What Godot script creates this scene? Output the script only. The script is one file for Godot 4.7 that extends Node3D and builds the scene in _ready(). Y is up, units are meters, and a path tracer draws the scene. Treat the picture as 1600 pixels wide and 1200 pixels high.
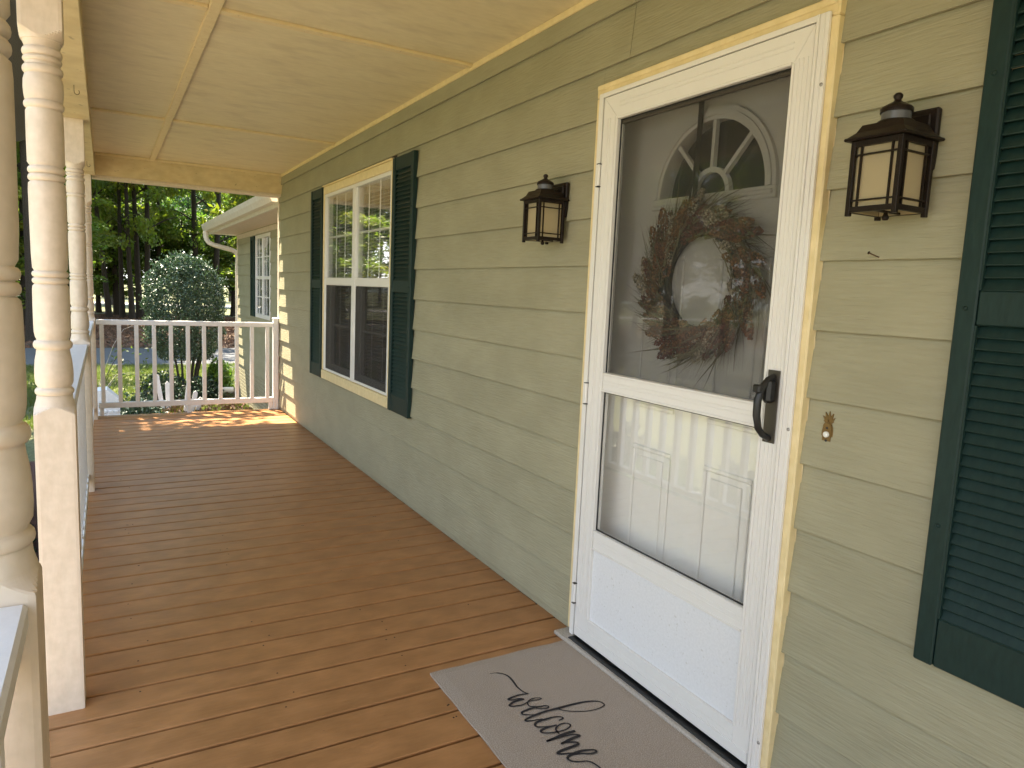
extends Node3D
# A covered porch: camera, sky and sun first; then the setting, the objects and the small details.

const EXPO = 0.1778     # height of one siding course
const COURSE0 = 1.4647    # lower edge of course 0
const GROUND = -0.8

var rng := RandomNumberGenerator.new()
var taken := {}
var M := {}
var box_cache := {}


# ---------------------------------------------------------------- helpers
class Shape:
	var v := PackedVector3Array()
	var n := PackedVector3Array()
	var c := PackedColorArray()

	func tri(a: Vector3, b: Vector3, d: Vector3):   # counter-clockwise seen from outside
		v.append(a); v.append(d); v.append(b)

	func quad(a: Vector3, b: Vector3, d: Vector3, e: Vector3):
		tri(a, b, d); tri(a, d, e)

	func squad(p: Array, q: Array):   # smooth quad: four points and four normals
		for k in [0, 2, 1, 0, 3, 2]:
			v.append(p[k]); n.append(q[k])

	func box(at: Vector3, size: Vector3, b := 0.002):
		var h := size / 2.0
		b = minf(b, minf(h.x, minf(h.y, h.z)) * 0.9)
		var i := h - Vector3(b, b, b)
		for s in [-1.0, 1.0]:
			face(at + Vector3(h.x * s, 0, 0), Vector3(0, i.y, 0), Vector3(0, 0, i.z) * s)
			face(at + Vector3(0, h.y * s, 0), Vector3(0, 0, i.z), Vector3(i.x, 0, 0) * s)
			face(at + Vector3(0, 0, h.z * s), Vector3(i.x, 0, 0), Vector3(0, i.y, 0) * s)
		if b <= 0.0:
			return
		for s in [-1.0, 1.0]:
			for t in [-1.0, 1.0]:
				edge(at, Vector3(h.x * s, i.y * t, 0), Vector3(i.x * s, h.y * t, 0), Vector3(0, 0, i.z))
				edge(at, Vector3(0, h.y * s, i.z * t), Vector3(0, i.y * s, h.z * t), Vector3(i.x, 0, 0))
				edge(at, Vector3(i.x * t, 0, h.z * s), Vector3(h.x * t, 0, i.z * s), Vector3(0, i.y, 0))
				for u in [-1.0, 1.0]:
					var p := at + Vector3(h.x * s, i.y * t, i.z * u)
					var q := at + Vector3(i.x * s, h.y * t, i.z * u)
					var r := at + Vector3(i.x * s, i.y * t, h.z * u)
					if s * t * u > 0:
						tri(p, q, r)
					else:
						tri(p, r, q)

	func face(m: Vector3, a: Vector3, b: Vector3):
		quad(m - a - b, m + a - b, m + a + b, m - a + b)

	func edge(at: Vector3, p: Vector3, q: Vector3, along: Vector3):
		var out := (p + q).normalized()
		var a := at + p - along; var b := at + p + along; var d := at + q + along; var e := at + q - along
		if (b - a).cross(d - a).dot(out) > 0:
			quad(a, b, d, e)
		else:
			quad(a, e, d, b)

	func prism(poly: Array, from: Vector3, to: Vector3, ax: Vector3, ay: Vector3):   # a flat outline swept from one point to another
		var k := poly.size()
		var dir := (to - from).normalized()
		var area := 0.0
		for i in k:
			var p: Vector2 = poly[i]; var q: Vector2 = poly[(i + 1) % k]
			area += p.x * q.y - q.x * p.y
		var flip := (ax.cross(ay).dot(dir) > 0) != (area > 0)
		var a := []; var b := []
		for p in poly:
			a.append(from + ax * p.x + ay * p.y); b.append(to + ax * p.x + ay * p.y)
		for i in k:
			var j := (i + 1) % k
			if flip:
				quad(a[j], a[i], b[i], b[j])
			else:
				quad(a[i], a[j], b[j], b[i])
		var pts := PackedVector2Array()
		for p in poly: pts.append(p)
		var idx := Geometry2D.triangulate_polygon(pts)
		for i in range(0, idx.size(), 3):
			var f := dir
			var x: Vector3 = a[idx[i]]; var y: Vector3 = a[idx[i + 1]]; var z: Vector3 = a[idx[i + 2]]
			if (y - x).cross(z - x).dot(f) < 0:
				tri(x, y, z)
			else:
				tri(x, z, y)
			x = b[idx[i]]; y = b[idx[i + 1]]; z = b[idx[i + 2]]
			if (y - x).cross(z - x).dot(f) > 0:
				tri(x, y, z)
			else:
				tri(x, z, y)

	func tube(path: Array, radii: Array, sides := 8, caps := true):
		var rings := []; var norms := []
		var ref := Vector3.UP
		for i in path.size():
			var d: Vector3 = path[mini(i + 1, path.size() - 1)] - path[maxi(i - 1, 0)]
			d = d.normalized()
			if absf(d.dot(ref)) > 0.95: ref = Vector3.RIGHT if absf(d.x) < 0.9 else Vector3.BACK
			var a := d.cross(ref).normalized(); var b := a.cross(d).normalized()
			ref = b
			var ring := []; var nn := []
			for k in sides:
				var t := TAU * k / sides
				var o := a * cos(t) + b * sin(t)
				ring.append(path[i] + o * radii[i]); nn.append(o)
			rings.append(ring); norms.append(nn)
		for i in path.size() - 1:
			for k in sides:
				var j := (k + 1) % sides
				squad([rings[i][k], rings[i + 1][k], rings[i + 1][j], rings[i][j]], [norms[i][k], norms[i + 1][k], norms[i + 1][j], norms[i][j]])
		if caps:
			for e in [0, path.size() - 1]:
				var d: Vector3 = (path[0] - path[1]).normalized() if e == 0 else (path[e] - path[e - 1]).normalized()
				for k in range(1, sides - 1):
					for q in ([0, k, k + 1] if e == 0 else [0, k + 1, k]):
						v.append(rings[e][q]); n.append(d)

	func lathe(profile: Array, seg := 32):   # [radius, height] from below upwards, smooth except where a height repeats
		for i in profile.size() - 1:
			var p: Array = profile[i]; var q: Array = profile[i + 1]
			var nrm := []
			for e in [i, i + 1]:
				var lo: Array = profile[maxi(e - 1, 0)]; var hi: Array = profile[mini(e + 1, profile.size() - 1)]
				if e == i and i > 0 and is_equal_approx(lo[1], p[1]): lo = p
				if e == i + 1 and is_equal_approx(hi[1], q[1]): hi = q
				nrm.append(Vector2(hi[1] - lo[1], lo[0] - hi[0]).normalized())
			if is_equal_approx(p[1], q[1]):
				var up := Vector2(0, signf(p[0] - q[0])); nrm = [up, up]
			for k in seg:
				var a := TAU * k / seg; var b := TAU * (k + 1) / seg
				var ca := Vector3(cos(a), 0, sin(a)); var cb := Vector3(cos(b), 0, sin(b))
				squad([ca * p[0] + Vector3(0, p[1], 0), ca * q[0] + Vector3(0, q[1], 0), cb * q[0] + Vector3(0, q[1], 0), cb * p[0] + Vector3(0, p[1], 0)],
					[ca * nrm[0].x + Vector3(0, nrm[0].y, 0), ca * nrm[1].x + Vector3(0, nrm[1].y, 0), cb * nrm[1].x + Vector3(0, nrm[1].y, 0), cb * nrm[0].x + Vector3(0, nrm[0].y, 0)])

	func leaf(at: Vector3, along: Vector3, side: Vector3, col: Color):   # a folded leaf of two triangles
		var a := at - along; var b := at + along
		for p in [a, at + side, b, a, b, at - side + side.cross(along).normalized() * side.length() * 0.5]:
			v.append(p); c.append(col)

	func mesh() -> ArrayMesh:
		var arr := []
		arr.resize(Mesh.ARRAY_MAX)
		arr[Mesh.ARRAY_VERTEX] = v
		if n.size() == v.size(): arr[Mesh.ARRAY_NORMAL] = n
		if c.size() == v.size(): arr[Mesh.ARRAY_COLOR] = c
		var m := ArrayMesh.new()
		m.add_surface_from_arrays(Mesh.PRIMITIVE_TRIANGLES, arr)
		return m


func numbered(called: String) -> String:
	var k: int = taken.get(called, 0)
	taken[called] = k + 1
	return called if k == 0 else "%s_%03d" % [called, k]


func tag(o: Node, label: String, category: String, group := "", kind := ""):
	if label: o.set_meta("label", label)
	if category: o.set_meta("category", category)
	if group: o.set_meta("group", group)
	if kind: o.set_meta("kind", kind)


func thing(called: String, label: String, category: String, at := Vector3.ZERO, group := "", kind := "") -> Node3D:
	var o := Node3D.new()
	o.name = numbered(called)
	add_child(o, true)
	o.position = at
	tag(o, label, category, group, kind)
	return o


func node(called: String, parent: Node) -> Node3D:
	var o := Node3D.new()
	o.name = called
	parent.add_child(o, true)
	return o


func put(called: String, mesh: Mesh, mat: Material, parent: Node = self, at := Vector3.ZERO) -> MeshInstance3D:
	var o := MeshInstance3D.new()
	o.name = numbered(called) if parent == self else called
	o.mesh = mesh
	o.material_override = mat
	parent.add_child(o, true)
	o.position = at
	return o


func bmesh(size: Vector3, b := 0.002) -> Mesh:
	var key := "%.4f %.4f %.4f %.4f" % [size.x, size.y, size.z, b]
	if not box_cache.has(key):
		var s := Shape.new()
		s.box(Vector3.ZERO, size, b)
		box_cache[key] = s.mesh()
	return box_cache[key]


func block(called: String, lo: Vector3, hi: Vector3, mat: Material, parent: Node = self, b := 0.002) -> MeshInstance3D:
	return put(called, bmesh(hi - lo, b), mat, parent, (lo + hi) / 2.0)


func lin(r: float, g: float, b: float, a := 1.0) -> Color:
	var c := Color(r, g, b).linear_to_srgb()
	c.a = a
	return c


func noise(seed_: int, freq: float, octaves := 4, kind := FastNoiseLite.TYPE_SIMPLEX_SMOOTH) -> FastNoiseLite:
	var f := FastNoiseLite.new()
	f.seed = seed_; f.frequency = freq; f.noise_type = kind
	f.fractal_octaves = octaves
	f.fractal_type = FastNoiseLite.FRACTAL_FBM if octaves > 1 else FastNoiseLite.FRACTAL_NONE
	return f


func gray(seed_: int, freq: float, octaves := 4, size := 512) -> Image:
	return noise(seed_, freq, octaves).get_seamless_image(size, size)


# the colour of one surface: a blend between two tones by noise, with dark flecks where a second noise peaks
func tones(a: Color, b: Color, seed_: int, freq: float, octaves := 4, fleck := Color(0, 0, 0, 0), fleck_freq := 0.06, fleck_from := 0.86, size := 512, fleck_soft := 14.0) -> ImageTexture:
	var g := gray(seed_, freq, octaves, size).get_data()
	var f := gray(seed_ + 77, fleck_freq, 3, size).get_data() if fleck.a > 0 else PackedByteArray()
	var out := PackedByteArray()
	out.resize(size * size * 3)
	for i in size * size:
		var t := clampf((g[i] / 255.0 - 0.5) * 1.5 + 0.5, 0, 1)
		var c := a.lerp(b, t)
		if fleck.a > 0 and f[i] / 255.0 > fleck_from:
			c = c.lerp(fleck, fleck.a * clampf((f[i] / 255.0 - fleck_from) * fleck_soft, 0, 1))
		out[i * 3] = int(c.r * 255); out[i * 3 + 1] = int(c.g * 255); out[i * 3 + 2] = int(c.b * 255)
	return ImageTexture.create_from_image(Image.create_from_data(size, size, false, Image.FORMAT_RGB8, out))


func paint(tex: Texture2D, rough: float, scale: Vector3, bump: Texture2D = null, bump_cm := 0.0, detail: Texture2D = null, dscale := Vector3.ONE) -> StandardMaterial3D:
	var m := StandardMaterial3D.new()
	m.albedo_texture = tex
	m.roughness = rough
	m.uv1_triplanar = true
	m.uv1_world_triplanar = true
	m.uv1_triplanar_sharpness = 6.0
	m.uv1_scale = scale
	if bump:
		m.heightmap_enabled = true
		m.heightmap_texture = bump
		m.heightmap_scale = bump_cm
	if detail:
		m.detail_enabled = true
		m.detail_albedo = detail
		m.detail_blend_mode = BaseMaterial3D.BLEND_MODE_MUL
		m.detail_uv_layer = BaseMaterial3D.DETAIL_UV_2
		m.uv2_triplanar = true
		m.uv2_world_triplanar = true
		m.uv2_triplanar_sharpness = 6.0
		m.uv2_scale = dscale
	return m


func plain(c: Color, rough := 0.5, metal := 0.0) -> StandardMaterial3D:
	var m := StandardMaterial3D.new()
	m.albedo_color = c
	m.roughness = rough
	m.metallic = metal
	return m


# ---------------------------------------------------------------- materials
func make_materials():
	var grain := ImageTexture.create_from_image(gray(11, 0.03, 5))
	var fine := ImageTexture.create_from_image(gray(12, 0.09, 4))
	var blotch := tones(Color(0.95, 0.95, 0.945), Color(1, 1, 1), 21, 0.012, 5)
	var mottled := tones(Color(0.88, 0.87, 0.85), Color(1, 1, 1), 22, 0.02, 5)
	var specks := tones(Color(1, 1, 1), Color(0.96, 0.96, 0.95), 23, 0.02, 3, Color(0.35, 0.3, 0.24, 0.8), 0.13, 0.93)
	var marks := tones(Color(1, 1, 1), Color(0.97, 0.97, 0.96), 24, 0.02, 3, Color(0.42, 0.35, 0.26, 0.75), 0.10, 0.885)
	# siding: sage paint over embossed wood grain, three board tones
	for k in 3:
		var t := [1.0, 0.985, 1.015][k] as float
		M["siding%d" % k] = paint(tones(lin(0.345 * t, 0.322 * t, 0.212 * t), lin(0.370 * t, 0.347 * t, 0.233 * t), 31 + k, 0.022, 5), 0.58, Vector3(6, 7, 0.55), grain, 0.15, blotch, Vector3(0.5, 0.6, 0.35))
	# deck: brown floor paint, worn in specks
	for k in 4:
		var t := [1.0, 0.96, 1.03, 0.985][k] as float
		M["deck%d" % k] = paint(tones(lin(0.435 * t, 0.208 * t, 0.077 * t), lin(0.47 * t, 0.228 * t, 0.086 * t), 41 + k, 0.03, 5, lin(0.12, 0.06, 0.03, 0.85), 0.07, 0.90), 0.40, Vector3(0.7, 4, 4), grain, 0.045, mottled, Vector3(0.55, 0.8, 0.9))
	M.dark_wood = paint(tones(lin(0.03, 0.018, 0.012), lin(0.05, 0.03, 0.02), 45, 0.03), 0.9, Vector3(2, 2, 2))
	M.cream = paint(tones(lin(0.80, 0.645, 0.345), lin(0.84, 0.69, 0.40), 51, 0.02), 0.5, Vector3(2, 2, 2), fine, 0.03, specks, Vector3(1.3, 1.3, 1.3))
	M.beam = paint(tones(lin(0.72, 0.57, 0.32), lin(0.80, 0.66, 0.40), 52, 0.016, 5, lin(0.30, 0.22, 0.12, 0.5), 0.03, 0.82), 0.55, Vector3(0.8, 1.6, 0.8), grain, 0.06, blotch, Vector3(0.7, 0.9, 0.7))
	M.ceiling = paint(tones(lin(0.78, 0.67, 0.44), lin(0.82, 0.715, 0.485), 53, 0.012, 6, lin(0.50, 0.40, 0.27, 0.30), 0.020, 0.50, 512, 2.2), 0.5, Vector3(0.30, 1, 0.75), grain, 0.03, marks, Vector3(1.1, 1, 2.6))
	M.batten = paint(tones(lin(0.78, 0.63, 0.36), lin(0.83, 0.69, 0.42), 54, 0.02, 5, lin(0.35, 0.25, 0.13, 0.7), 0.05, 0.84), 0.5, Vector3(1.4, 1.4, 1.4), fine, 0.05)
	M.post = paint(tones(lin(0.75, 0.63, 0.50), lin(0.78, 0.665, 0.535), 55, 0.02), 0.48, Vector3(3, 0.8, 3), grain, 0.03, specks, Vector3(2.6, 2.6, 2.6))
	M.rail = paint(tones(lin(0.77, 0.765, 0.75), lin(0.82, 0.815, 0.80), 56, 0.02, 4, lin(0.3, 0.26, 0.2, 0.6), 0.06, 0.88), 0.5, Vector3(2, 2, 2), fine, 0.03)
	M.white = paint(tones(lin(0.79, 0.765, 0.72), lin(0.80, 0.775, 0.73), 57, 0.02, 5, lin(0.45, 0.42, 0.36, 0.35), 0.12, 0.92), 0.36, Vector3(3, 1.2, 3), fine, 0.006)
	M.kick = paint(tones(lin(0.76, 0.76, 0.76), lin(0.81, 0.81, 0.81), 58, 0.05, 4, lin(0.55, 0.53, 0.48, 0.5), 0.03, 0.8), 0.42, Vector3(3, 3, 3), fine, 0.02)
	M.entry = paint(tones(lin(0.83, 0.80, 0.735), lin(0.85, 0.82, 0.755), 59, 0.02), 0.45, Vector3(2, 2, 2))
	M.green = paint(tones(lin(0.008, 0.025, 0.022), lin(0.011, 0.032, 0.028), 61, 0.03, 4, lin(0.16, 0.20, 0.19, 0.6), 0.09, 0.95), 0.5, Vector3(4, 1, 4), grain, 0.05)
	M.bronze = paint(tones(lin(0.012, 0.008, 0.006), lin(0.022, 0.014, 0.010), 62, 0.05), 0.42, Vector3(6, 6, 6), fine, 0.03)
	M.bronze.metallic = 0.2
	M.bronze.metallic_specular = 0.35
	M.green.metallic_specular = 0.38
	M.black = plain(lin(0.012, 0.012, 0.012), 0.4)
	M.plate = plain(lin(0.085, 0.075, 0.062), 0.45, 0.5)
	M.brass = paint(tones(lin(0.16, 0.10, 0.04), lin(0.34, 0.22, 0.08), 63, 0.06), 0.45, Vector3(20, 20, 20), fine, 0.05)
	M.brass.metallic = 0.7
	M.steel = plain(lin(0.38, 0.36, 0.33), 0.4, 0.8)
	M.rust = plain(lin(0.10, 0.055, 0.03), 0.8)
	M.sill = paint(tones(lin(0.36, 0.32, 0.27), lin(0.50, 0.46, 0.40), 64, 0.04), 0.5, Vector3(5, 5, 5))
	M.dark = plain(lin(0.015, 0.014, 0.013), 0.8)
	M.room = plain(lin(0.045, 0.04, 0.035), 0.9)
	M.blind = plain(lin(0.34, 0.30, 0.24), 0.6)
	M.lens = plain(lin(0.10, 0.10, 0.10), 0.3)
	M.button = plain(lin(0.82, 0.82, 0.76), 0.35)
	M.bulb = plain(lin(0.85, 0.82, 0.72), 0.3)
	M.glass = StandardMaterial3D.new()
	M.glass.transparency = BaseMaterial3D.TRANSPARENCY_ALPHA
	M.glass.albedo_color = Color(0.9, 0.95, 0.93, 0.02)
	M.glass.roughness = 0.0
	M.screen = StandardMaterial3D.new()
	M.screen.transparency = BaseMaterial3D.TRANSPARENCY_ALPHA
	M.screen.albedo_color = lin(0.016, 0.014, 0.012, 0.29)
	M.screen.roughness = 0.7
	M.mesh_dense = M.screen.duplicate()
	M.mesh_dense.albedo_color = lin(0.015, 0.013, 0.012, 0.5)
	M.frosted = StandardMaterial3D.new()   # the lanterns' cream glass
	M.frosted.transparency = BaseMaterial3D.TRANSPARENCY_ALPHA
	M.frosted.albedo_color = lin(0.60, 0.53, 0.37, 0.68)
	M.frosted.roughness = 0.35
	M.frosted.backlight_enabled = true
	M.frosted.backlight = lin(0.95, 0.85, 0.62)
	M.mat = paint(tones(lin(0.40, 0.33, 0.265), lin(0.72, 0.62, 0.515), 71, 0.16, 3), 0.95, Vector3(2.6, 2.6, 2.6), ImageTexture.create_from_image(gray(72, 0.2, 3)), 0.16, tones(Color(0.7, 0.68, 0.66), Color(1, 1, 1), 73, 0.25, 2), Vector3(3.7, 3.7, 3.7))
	M.ink = plain(lin(0.022, 0.019, 0.019), 0.95)
	M.bark = paint(tones(lin(0.035, 0.027, 0.02), lin(0.085, 0.068, 0.052), 81, 0.05, 5), 0.95, Vector3(3, 0.6, 3), grain, 2.0)
	M.lawn = paint(tones(lin(0.11, 0.122, 0.05), lin(0.18, 0.19, 0.085), 82, 0.05, 5), 0.95, Vector3(0.5, 0.5, 0.5), fine, 2.0, mottled, Vector3(0.07, 0.07, 0.07))
	M.asphalt = paint(tones(lin(0.075, 0.08, 0.09), lin(0.115, 0.12, 0.13), 83, 0.2, 3), 0.9, Vector3(0.7, 0.7, 0.7), fine, 0.3, blotch, Vector3(0.15, 0.15, 0.15))
	M.road = paint(tones(lin(0.34, 0.33, 0.31), lin(0.42, 0.41, 0.39), 84, 0.1, 3), 0.9, Vector3(0.3, 0.3, 0.3))
	M.litter = paint(tones(lin(0.055, 0.034, 0.022), lin(0.15, 0.095, 0.062), 85, 0.13, 4), 0.95, Vector3(0.8, 0.8, 0.8), fine, 3.0, mottled, Vector3(0.2, 0.2, 0.2))
	M.mulch = paint(tones(lin(0.07, 0.032, 0.024), lin(0.20, 0.09, 0.06), 86, 0.15, 4), 0.95, Vector3(1.5, 1.5, 1.5), fine, 3.0)
	M.straw = paint(tones(lin(0.22, 0.125, 0.07), lin(0.36, 0.22, 0.13), 90, 0.15, 4), 0.95, Vector3(1.2, 1.2, 1.2), fine, 3.0, mottled, Vector3(0.3, 0.3, 0.3))
	M.shingle = paint(tones(lin(0.07, 0.07, 0.075), lin(0.13, 0.13, 0.14), 87, 0.2, 3), 0.9, Vector3(2, 2, 2), fine, 0.5)
	M.soffit = paint(tones(lin(0.62, 0.52, 0.42), lin(0.70, 0.60, 0.50), 88, 0.02), 0.55, Vector3(1, 1, 1))
	M.gutter = paint(tones(lin(0.62, 0.56, 0.46), lin(0.70, 0.64, 0.54), 89, 0.02), 0.4, Vector3(1, 1, 1))
	M.leaf = StandardMaterial3D.new()
	M.leaf.vertex_color_use_as_albedo = true
	M.leaf.roughness = 0.5
	M.leaf.backlight_enabled = true
	M.leaf.backlight = lin(0.85, 1.0, 0.35)
	M.holly = StandardMaterial3D.new()
	M.holly.vertex_color_use_as_albedo = true
	M.holly.roughness = 0.36
	M.holly.backlight_enabled = true
	M.holly.backlight = lin(0.2, 0.25, 0.1)
	M.dry = StandardMaterial3D.new()
	M.dry.vertex_color_use_as_albedo = true
	M.dry.roughness = 0.85


# ---------------------------------------------------------------- the scene
func _ready():
	rng.seed = 20240611
	var cam := Camera3D.new()
	cam.name = "camera"
	cam.fov = 57.005
	cam.near = 0.05
	cam.far = 600.0
	cam.position = Vector3(-1.619, 1.3446, 0.0)
	cam.basis = Basis(Vector3.UP, -0.52395) * Basis(Vector3.RIGHT, -0.12625) * Basis(Vector3.BACK, 0.044845)
	add_child(cam)
	cam.current = true

	var sky_mat := ProceduralSkyMaterial.new()
	sky_mat.sky_top_color = Color(0.62, 0.72, 0.86)
	sky_mat.sky_horizon_color = Color(0.95, 0.945, 0.93)
	sky_mat.sky_curve = 0.22
	sky_mat.sky_energy_multiplier = 0.8
	sky_mat.ground_bottom_color = Color(0.2, 0.22, 0.12)
	sky_mat.ground_horizon_color = Color(0.6, 0.65, 0.6)
	var sky := Sky.new()
	sky.sky_material = sky_mat
	var env := Environment.new()
	env.background_mode = Environment.BG_SKY
	env.sky = sky
	env.background_energy_multiplier = 1.0
	env.tonemap_mode = Environment.TONE_MAPPER_LINEAR
	env.tonemap_exposure = 6.8
	env.sdfgi_enabled = true
	env.ssao_enabled = true
	env.ssil_enabled = true
	var we := WorldEnvironment.new()
	we.name = "world_environment"
	we.environment = env
	add_child(we)

	var sun := DirectionalLight3D.new()
	sun.name = "sun"
	sun.light_color = Color(1.0, 0.94, 0.84)
	sun.light_energy = 1.5
	sun.light_angular_distance = 0.5
	sun.shadow_enabled = true
	add_child(sun)
	sun.look_at_from_position(Vector3.ZERO, Vector3(0.19, -1.0, 0.424), Vector3.RIGHT)

	make_materials()
	build_ground()
	build_shell()
	build_wall()
	build_deck()
	build_ceiling()
	build_posts_and_rails()
	build_wing()
	build_window()
	build_doors()
	build_shutters()
	build_lanterns()
	build_small_things()
	build_wreath()
	build_garden()
	build_trees()


# ---------------------------------------------------------------- setting
func sheet(called: String, lo: Vector2, hi: Vector2, y: float, mat: Material, label := "", category := ""):
	var s := Shape.new()
	s.quad(Vector3(lo.x, y, hi.y), Vector3(hi.x, y, hi.y), Vector3(hi.x, y, lo.y), Vector3(lo.x, y, lo.y))
	var o := put(called, s.mesh(), mat)
	tag(o, label, category, "", "structure")


func wavy_sheet(called: String, pts: Array, y: float, mat: Material, label: String, category: String):
	var poly := PackedVector2Array()
	for i in pts.size():
		var a: Vector2 = pts[i]; var b: Vector2 = pts[(i + 1) % pts.size()]
		var k := maxi(1, int(a.distance_to(b) / 0.6))
		k = mini(k, 60)
		for j in k:
			var nrm := (b - a).normalized().orthogonal()
			poly.append(a.lerp(b, j / float(k)) + nrm * (rng.randf() - 0.5) * 0.16)
	var idx := Geometry2D.triangulate_polygon(poly)
	var s := Shape.new()
	for i in range(0, idx.size(), 3):
		var p := [poly[idx[i]], poly[idx[i + 1]], poly[idx[i + 2]]]
		var q := []
		for e in p: q.append(Vector3(e.x, y, e.y))
		if (q[1] - q[0]).cross(q[2] - q[0]).y > 0: s.tri(q[0], q[1], q[2])
		else: s.tri(q[0], q[2], q[1])
	var o := put(called, s.mesh(), mat)
	tag(o, label, category, "", "structure")


func build_ground():
	# unseen concrete walk off the porch opening, bounces sunlight up into the porch
	wavy_sheet("unseen_walkway", [Vector2(-16, -2.45), Vector2(-1.95, -2.45), Vector2(-1.95, -1.05), Vector2(-16, -1.05)], GROUND + 0.004, M.road, "unseen pale concrete walk off the porch opening, bouncing light inward", "path")
	wavy_sheet("straw_bed", [Vector2(-4.2, -9.5), Vector2(-1.9, -9.5), Vector2(-1.9, -2.6), Vector2(-4.2, -2.6)], GROUND + 0.006, M.mulch, "brown mulch bed with shrubs along the porch rail", "flower bed")
	wavy_sheet("straw_bed", [Vector2(-7.5, -0.9), Vector2(-1.9, -0.9), Vector2(-1.9, 5.0), Vector2(-7.5, 5.0)], GROUND + 0.006, M.straw, "unseen warm brown pine straw bed, bouncing light into the porch", "flower bed")  # out of view beside the porch, throws warm light onto the ceiling
	sheet("ground", Vector2(-220, -320), Vector2(220, 120), GROUND, M.lawn, "green lawn reaching back between the trees", "ground")
	wavy_sheet("woodland_floor", [Vector2(-60, -24.3), Vector2(60, -24.3), Vector2(60, -46), Vector2(-60, -46)], GROUND + 0.004, M.litter, "brown leaf litter and bare soil under the trees", "ground")
	wavy_sheet("driveway", [Vector2(-60, -19.6), Vector2(30, -19.6), Vector2(30, -24.3), Vector2(-60, -24.3)], GROUND + 0.008, M.asphalt, "grey asphalt driveway crossing behind the clipped bush", "driveway")
	wavy_sheet("parking_pad", [Vector2(0.75, -16.2), Vector2(9, -16.2), Vector2(9, -19.8), Vector2(0.75, -19.8)], GROUND + 0.012, M.asphalt, "grey asphalt apron beside the house wing", "driveway")
	wavy_sheet("road", [Vector2(-120, -62), Vector2(120, -62), Vector2(120, -68), Vector2(-120, -68)], GROUND + 0.004, M.road, "pale sunlit road far beyond the trees", "road")
	wavy_sheet("flower_bed", [Vector2(-1.9, -8.2), Vector2(0.5, -8.2), Vector2(0.5, -15.2), Vector2(-0.5, -15.8), Vector2(-1.1, -14.2), Vector2(-1.9, -12.6)], GROUND + 0.006, M.mulch, "reddish brown mulch bed below the porch end", "flower bed")


func build_shell():
	# what closes the house behind the front wall, and the unseen roof that shades the porch
	var r := thing("house", "house body with shingle roof over the covered porch", "house")
	var room := node("room", r)
	for b in [[Vector3(0.16, -0.8, -7.84), Vector3(6, 0.0, 3.4)], [Vector3(0.16, 2.5, -7.84), Vector3(6, 2.6, 3.4)], [Vector3(5.9, 0.002, -7.84), Vector3(6, 2.498, 3.4)],
			[Vector3(0.16, 0.002, -7.84), Vector3(5.898, 2.498, -7.74)], [Vector3(0.16, 0.002, 3.3), Vector3(5.898, 2.498, 3.4)], [Vector3(0.18, 0.002, -3.2), Vector3(5.8, 2.498, -3.1)]]:
		block("inner_wall", b[0], b[1], M.room, room, 0.0)
	var s := Shape.new()
	s.prism([Vector2(-2.42, 2.46), Vector2(-2.42, 2.58), Vector2(3.0, 4.6), Vector2(6.6, 3.2), Vector2(6.6, 3.08), Vector2(3.0, 4.48)], Vector3(0, 0, -8.0), Vector3(0, 0, 3.6), Vector3.RIGHT, Vector3.UP)
	put("roof", s.mesh(), M.shingle, r)
	var g := Shape.new()
	g.prism([Vector2(-2.0, 2.61), Vector2(3.0, 4.47), Vector2(6.4, 3.1), Vector2(6.0, 2.61)], Vector3(0, 0, -7.8), Vector3(0, 0, -7.7), Vector3.RIGHT, Vector3.UP)
	put("gable", g.mesh(), M.siding0, r)
	var g2 := Shape.new()
	g2.prism([Vector2(-2.0, 2.61), Vector2(3.0, 4.47), Vector2(6.4, 3.1), Vector2(6.0, 2.61)], Vector3(0, 0, 3.3), Vector3(0, 0, 3.4), Vector3.RIGHT, Vector3.UP)
	put("gable", g2.mesh(), M.siding0, r)


func siding_board(parent: Node, x: float, y: float, top: float, z0: float, z1: float, mat: Material, facing := -1.0):
	var s := Shape.new()
	var h := top - y
	var ft := 0.0220 - 0.0170 * minf(h, EXPO) / EXPO
	s.prism([Vector2(0.0220, 0.0015), Vector2(0.0210, 0.0), Vector2(0.0120, 0.0), Vector2(0.0100, 0.019), Vector2(0, 0.019), Vector2(0, h), Vector2(ft, h)], Vector3(0, 0, z0), Vector3(0, 0, z1), Vector3(facing, 0, 0), Vector3.UP)
	put("siding_board", s.mesh(), mat, parent, Vector3(x, y, 0))


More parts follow.
